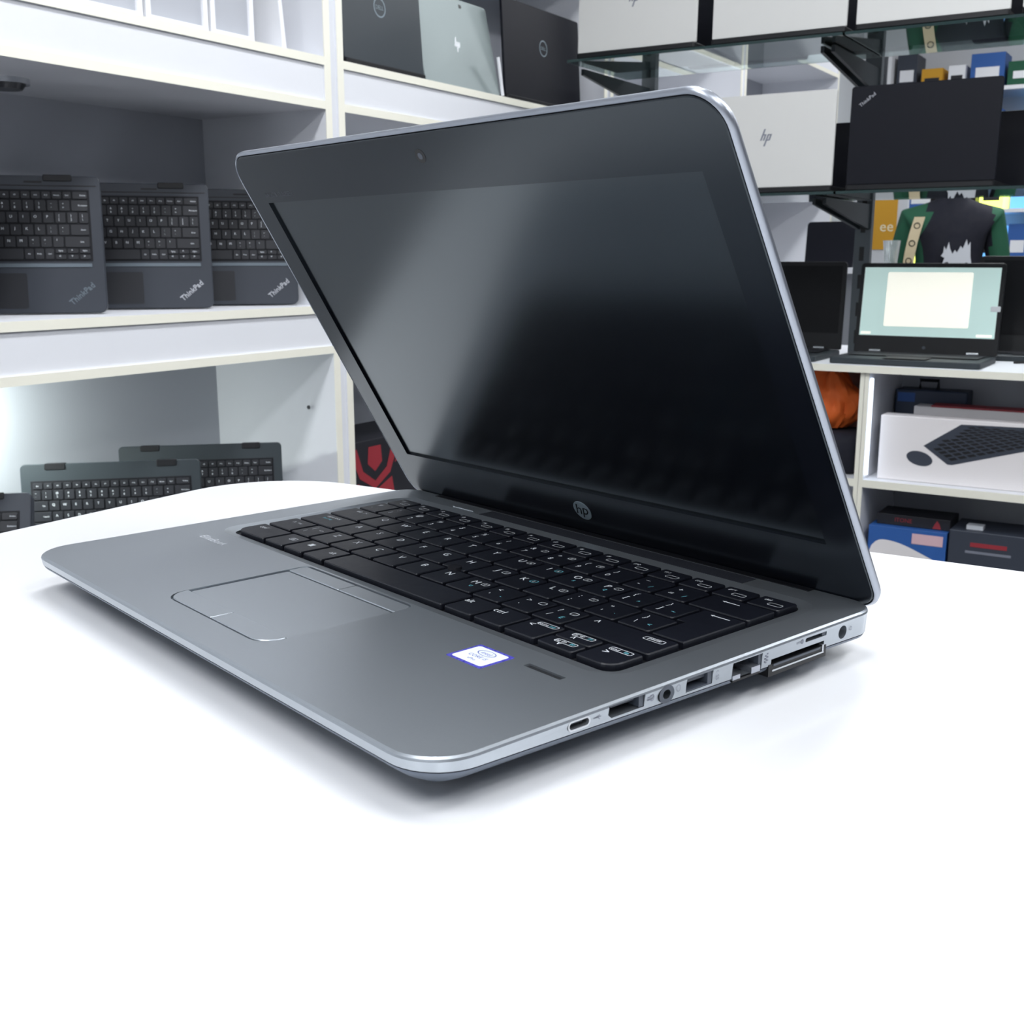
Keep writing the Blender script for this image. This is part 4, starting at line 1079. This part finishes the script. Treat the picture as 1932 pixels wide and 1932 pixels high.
# ---------------------------------------------------------------- person
def person():
    px, py = -0.975, 4.90
    t = thing('person', 'person in a dark green jacket with cream striped sleeve, standing beyond the counter', 'person', (px, py, FZ), R(12))
    # joints, metres from the floor; person faces -Y
    H = 1.60
    J = {'pel': (0, 0, .88), 'sp': (0, .0, 1.03), 'ch': (0, .005, 1.17), 'up': (0, .01, 1.265), 'nk': (0, .005, 1.33), 'nk2': (0, -.005, 1.375),
         'ls': (-.155, .01, 1.255), 'le': (-.205, .03, 1.00), 'lw': (-.17, -.12, .84), 'rs': (.155, .01, 1.255), 're': (.205, .03, 1.00), 'rw': (.17, -.12, .84),
         'lh': (-.085, 0, .84), 'lk': (-.09, -.015, .45), 'la': (-.095, .01, .08), 'lt': (-.10, -.13, .03), 'rh': (.085, 0, .84), 'rk': (.09, -.015, .45), 'ra': (.095, .01, .08), 'rt': (.10, -.13, .03),
         'hb': (0, -.005, 1.42), 'hm': (0, -.012, 1.48), 'ht': (0, -.004, 1.545)}
    RD = {'pel': (.135, .10), 'sp': (.125, .09), 'ch': (.145, .10), 'up': (.12, .085), 'nk': (.05, .05), 'nk2': (.045, .048), 'ls': (.058, .058), 'le': (.042, .042), 'lw': (.026, .026), 'rs': (.058, .058), 're': (.042, .042), 'rw': (.026, .026),
          'lh': (.085, .085), 'lk': (.055, .055), 'la': (.038, .038), 'lt': (.035, .03), 'rh': (.085, .085), 'rk': (.055, .055), 'ra': (.038, .038), 'rt': (.035, .03), 'hb': (.058, .066), 'hm': (.075, .088), 'ht': (.062, .075)}
    E_ = [('pel', 'sp'), ('sp', 'ch'), ('ch', 'up'), ('up', 'nk'), ('nk', 'nk2'), ('nk2', 'hb'), ('hb', 'hm'), ('hm', 'ht'), ('up', 'ls'), ('ls', 'le'), ('le', 'lw'), ('up', 'rs'), ('rs', 're'), ('re', 'rw'),
          ('pel', 'lh'), ('lh', 'lk'), ('lk', 'la'), ('la', 'lt'), ('pel', 'rh'), ('rh', 'rk'), ('rk', 'ra'), ('ra', 'rt')]
    names = list(J)
    vs = [J[n] for n in names]; es = [(names.index(a), names.index(b)) for a, b in E_]; rd = [RD[n] for n in names]
    # hands: palm and five separate fingers
    for s, wv in ((-1, 'lw'), (1, 'rw')):
        wx, wy, wz = J[wv]
        pal = len(vs); vs.append((wx - s * .005, wy - .05, wz - .035)); rd.append((.030, .016)); es.append((names.index(wv), pal))
        for k in range(4):
            off = (k - 1.5) * .018
            ln = (.030, .036, .034, .026)[k]
            a = len(vs); vs.append((wx + off, wy - .085, wz - .055)); rd.append((.0090, .0090)); es.append((pal, a))
            vs.append((wx + off * 1.05, wy - .085 - ln * .6, wz - .055 - ln * .7)); rd.append((.0085, .0085)); es.append((a, a + 1))
            vs.append((wx + off * 1.05, wy - .085 - ln * .6, wz - .055 - ln * 1.5)); rd.append((.0075, .0075)); es.append((a + 1, a + 2))
        a = len(vs); vs.append((wx - s * .040, wy - .045, wz - .045)); rd.append((.0105, .0105)); es.append((pal, a))
        vs.append((wx - s * .045, wy - .070, wz - .072)); rd.append((.0085, .0085)); es.append((a, a + 1))
    me = bpy.data.meshes.new('body'); me.from_pydata(vs, es, [])
    o = bpy.data.objects.new('body', me); COL.objects.link(o)
    sk = o.modifiers.new('s', 'SKIN'); 
    if not me.skin_vertices: bpy.context.view_layer.objects.active = o
    if not me.skin_vertices:
        bm = bmesh.new(); bm.from_mesh(me); bm.verts.layers.skin.verify(); bm.to_mesh(me); bm.free()
    for i, r_ in enumerate(rd):
        me.skin_vertices[0].data[i].radius = r_
        me.skin_vertices[0].data[i].use_root = (i == 0)
    sb = o.modifiers.new('d', 'SUBSURF'); sb.levels = 2; sb.render_levels = 2
    dg = bpy.context.evaluated_depsgraph_get()
    nm = bpy.data.meshes.new_from_object(o.evaluated_get(dg))
    bpy.data.objects.remove(o)
    nm.name = 'body'
    # face relief and clothing materials by region of the body
    for m_ in ('skin', 'green', 'trouser', 'darkfab', 'rubber'): nm.materials.append(M[m_])
    for v in nm.vertices:
        c = v.co
        if c.z > 1.40 and c.y < -.04:
            for fx_, fz, s_r, d in ((0, 1.470, .012, -.020), (0, 1.462, .010, -.012), (-.028, 1.487, .012, .010), (.028, 1.487, .012, .010), (0, 1.438, .016, -.008), (0, 1.412, .02, -.010)):
                q = ((c.x - fx_) ** 2 + (c.z - fz) ** 2) / (s_r ** 2)
                v.co.y += d * math.exp(-q)
    for p_ in nm.polygons:
        c = p_.center
        arm = abs(c.x) > (.085 if c.x < 0 else .15)
        if c.z > 1.392 or (c.y < -.13 and .70 < c.z < .87 and abs(c.x) > .1): p_.material_index = 0
        elif c.z < .10: p_.material_index = 4
        elif c.z < .86 and not (abs(c.x) > .125 and c.z > .78): p_.material_index = 2
        elif arm: p_.material_index = 1
        else: p_.material_index = 3
        p_.use_smooth = True
    bo = bpy.data.objects.new('body', nm); COL.objects.link(bo); bo.parent = t
    # eyes, mouth, ears
    b = MB()
    for s in (-1, 1):
        b.loft([[(s * .028 + .0095 * math.sin(q) * math.cos(a * PI / 6), -.078 - .005 * math.cos(q), 1.487 + .006 * math.sin(q) * math.sin(a * PI / 6)) for a in range(12)] for q in (0.2, 0.8, 1.5)])
    b.build('eyes', 'port', t, smooth=60)
    b = MB(); b.tube([(-.022, -.080, 1.436), (0, -.087, 1.434), (.022, -.080, 1.436)], .004); b.build('mouth', 'red', t, smooth=60)
    for s in (-1, 1):
        b = MB(); b.loft([[(s * (.073 + d_), -.002 + r_ * .6 * math.cos(a * PI / 6), 1.475 + r_ * math.sin(a * PI / 6)) for a in range(12)] for d_, r_ in ((0, .020), (.012, .026), (.016, .016))]); b.build('ear', 'skin', t, smooth=60)
    # hair: long dark cap following the head, falling to the chest
    b = MB(); rg = []
    for z, rx, ry2, cy in ((1.600, .02, .02, .005), (1.590, .055, .06, .004), (1.560, .080, .090, .006), (1.52, .088, .100, .012), (1.47, .088, .080, .036), (1.40, .085, .060, .052), (1.30, .085, .045, .075), (1.22, .07, .03, .095)):
        rg.append([(rx * math.cos(a * PI / 12), cy + ry2 * math.sin(a * PI / 12), z) for a in range(24)])
    b.loft(rg); b.build('hair', 'hair', t, smooth=60)
    # open jacket front, sleeve tape with dark rings, pale patch on the chest
    for s in (-1, 1):
        b = MB()
        pts = []
        for k in range(9):
            v = k / 8
            pts.append((s * (.118 + .030 * v + .012 * math.sin(v * 3)), -.098 - .016 * math.sin(v * 3), 1.262 - .27 * v))
        q = []
        for (x_, y_, z_) in pts:
            q.append((x_ - .020, y_, z_)); 
        n_ = len(pts)
        b.add([(x_ - .020, y_ - .006, z_) for x_, y_, z_ in pts] + [(x_ + .020, y_ - .006, z_) for x_, y_, z_ in pts] + [(x_ - .020, y_ + .01, z_) for x_, y_, z_ in pts] + [(x_ + .020, y_ + .01, z_) for x_, y_, z_ in pts],
              [(i, i + 1, n_ + i + 1, n_ + i) for i in range(n_ - 1)] + [(i, 2 * n_ + i, 2 * n_ + i + 1, i + 1) for i in range(n_ - 1)] + [(n_ + i, n_ + i + 1, 3 * n_ + i + 1, 3 * n_ + i) for i in range(n_ - 1)])
        if s < 0:
            for k in (1, 3, 5, 7):
                x_, y_, z_ = pts[k]
                b.ring(x_, z_, -y_ + 0.008, 0.009, 0.0125, 1, X=Matrix(((1, 0, 0, 0), (0, 0, -1, 0), (0, 1, 0, 0), (0, 0, 0, 1))), n=16)
            b.build('sleeve_tape', ['tape', 'port'], t)
    b = MB()
    pl = [(-.020, 1.150), (-.012, 1.135), (-.004, 1.165), (.002, 1.140), (.012, 1.120), (.020, 1.135), (.028, 1.125), (.040, 1.150), (.048, 1.140), (.060, 1.175), (.066, 1.150), (.074, 1.165), (.078, 1.110), (.084, 1.080), (.064, 1.088), (.05, 1.078), (.03, 1.086), (.012, 1.076), (-.004, 1.090), (-.022, 1.084), (-.016, 1.105), (-.030, 1.112), (-.022, 1.125)]
    b.loft([[(x_ + .0, -.128, z_) for x_, z_ in pl], [(x_, -.108, z_) for x_, z_ in pl]])
    b.build('chest_print', 'lightprint', t)
    return t
person()
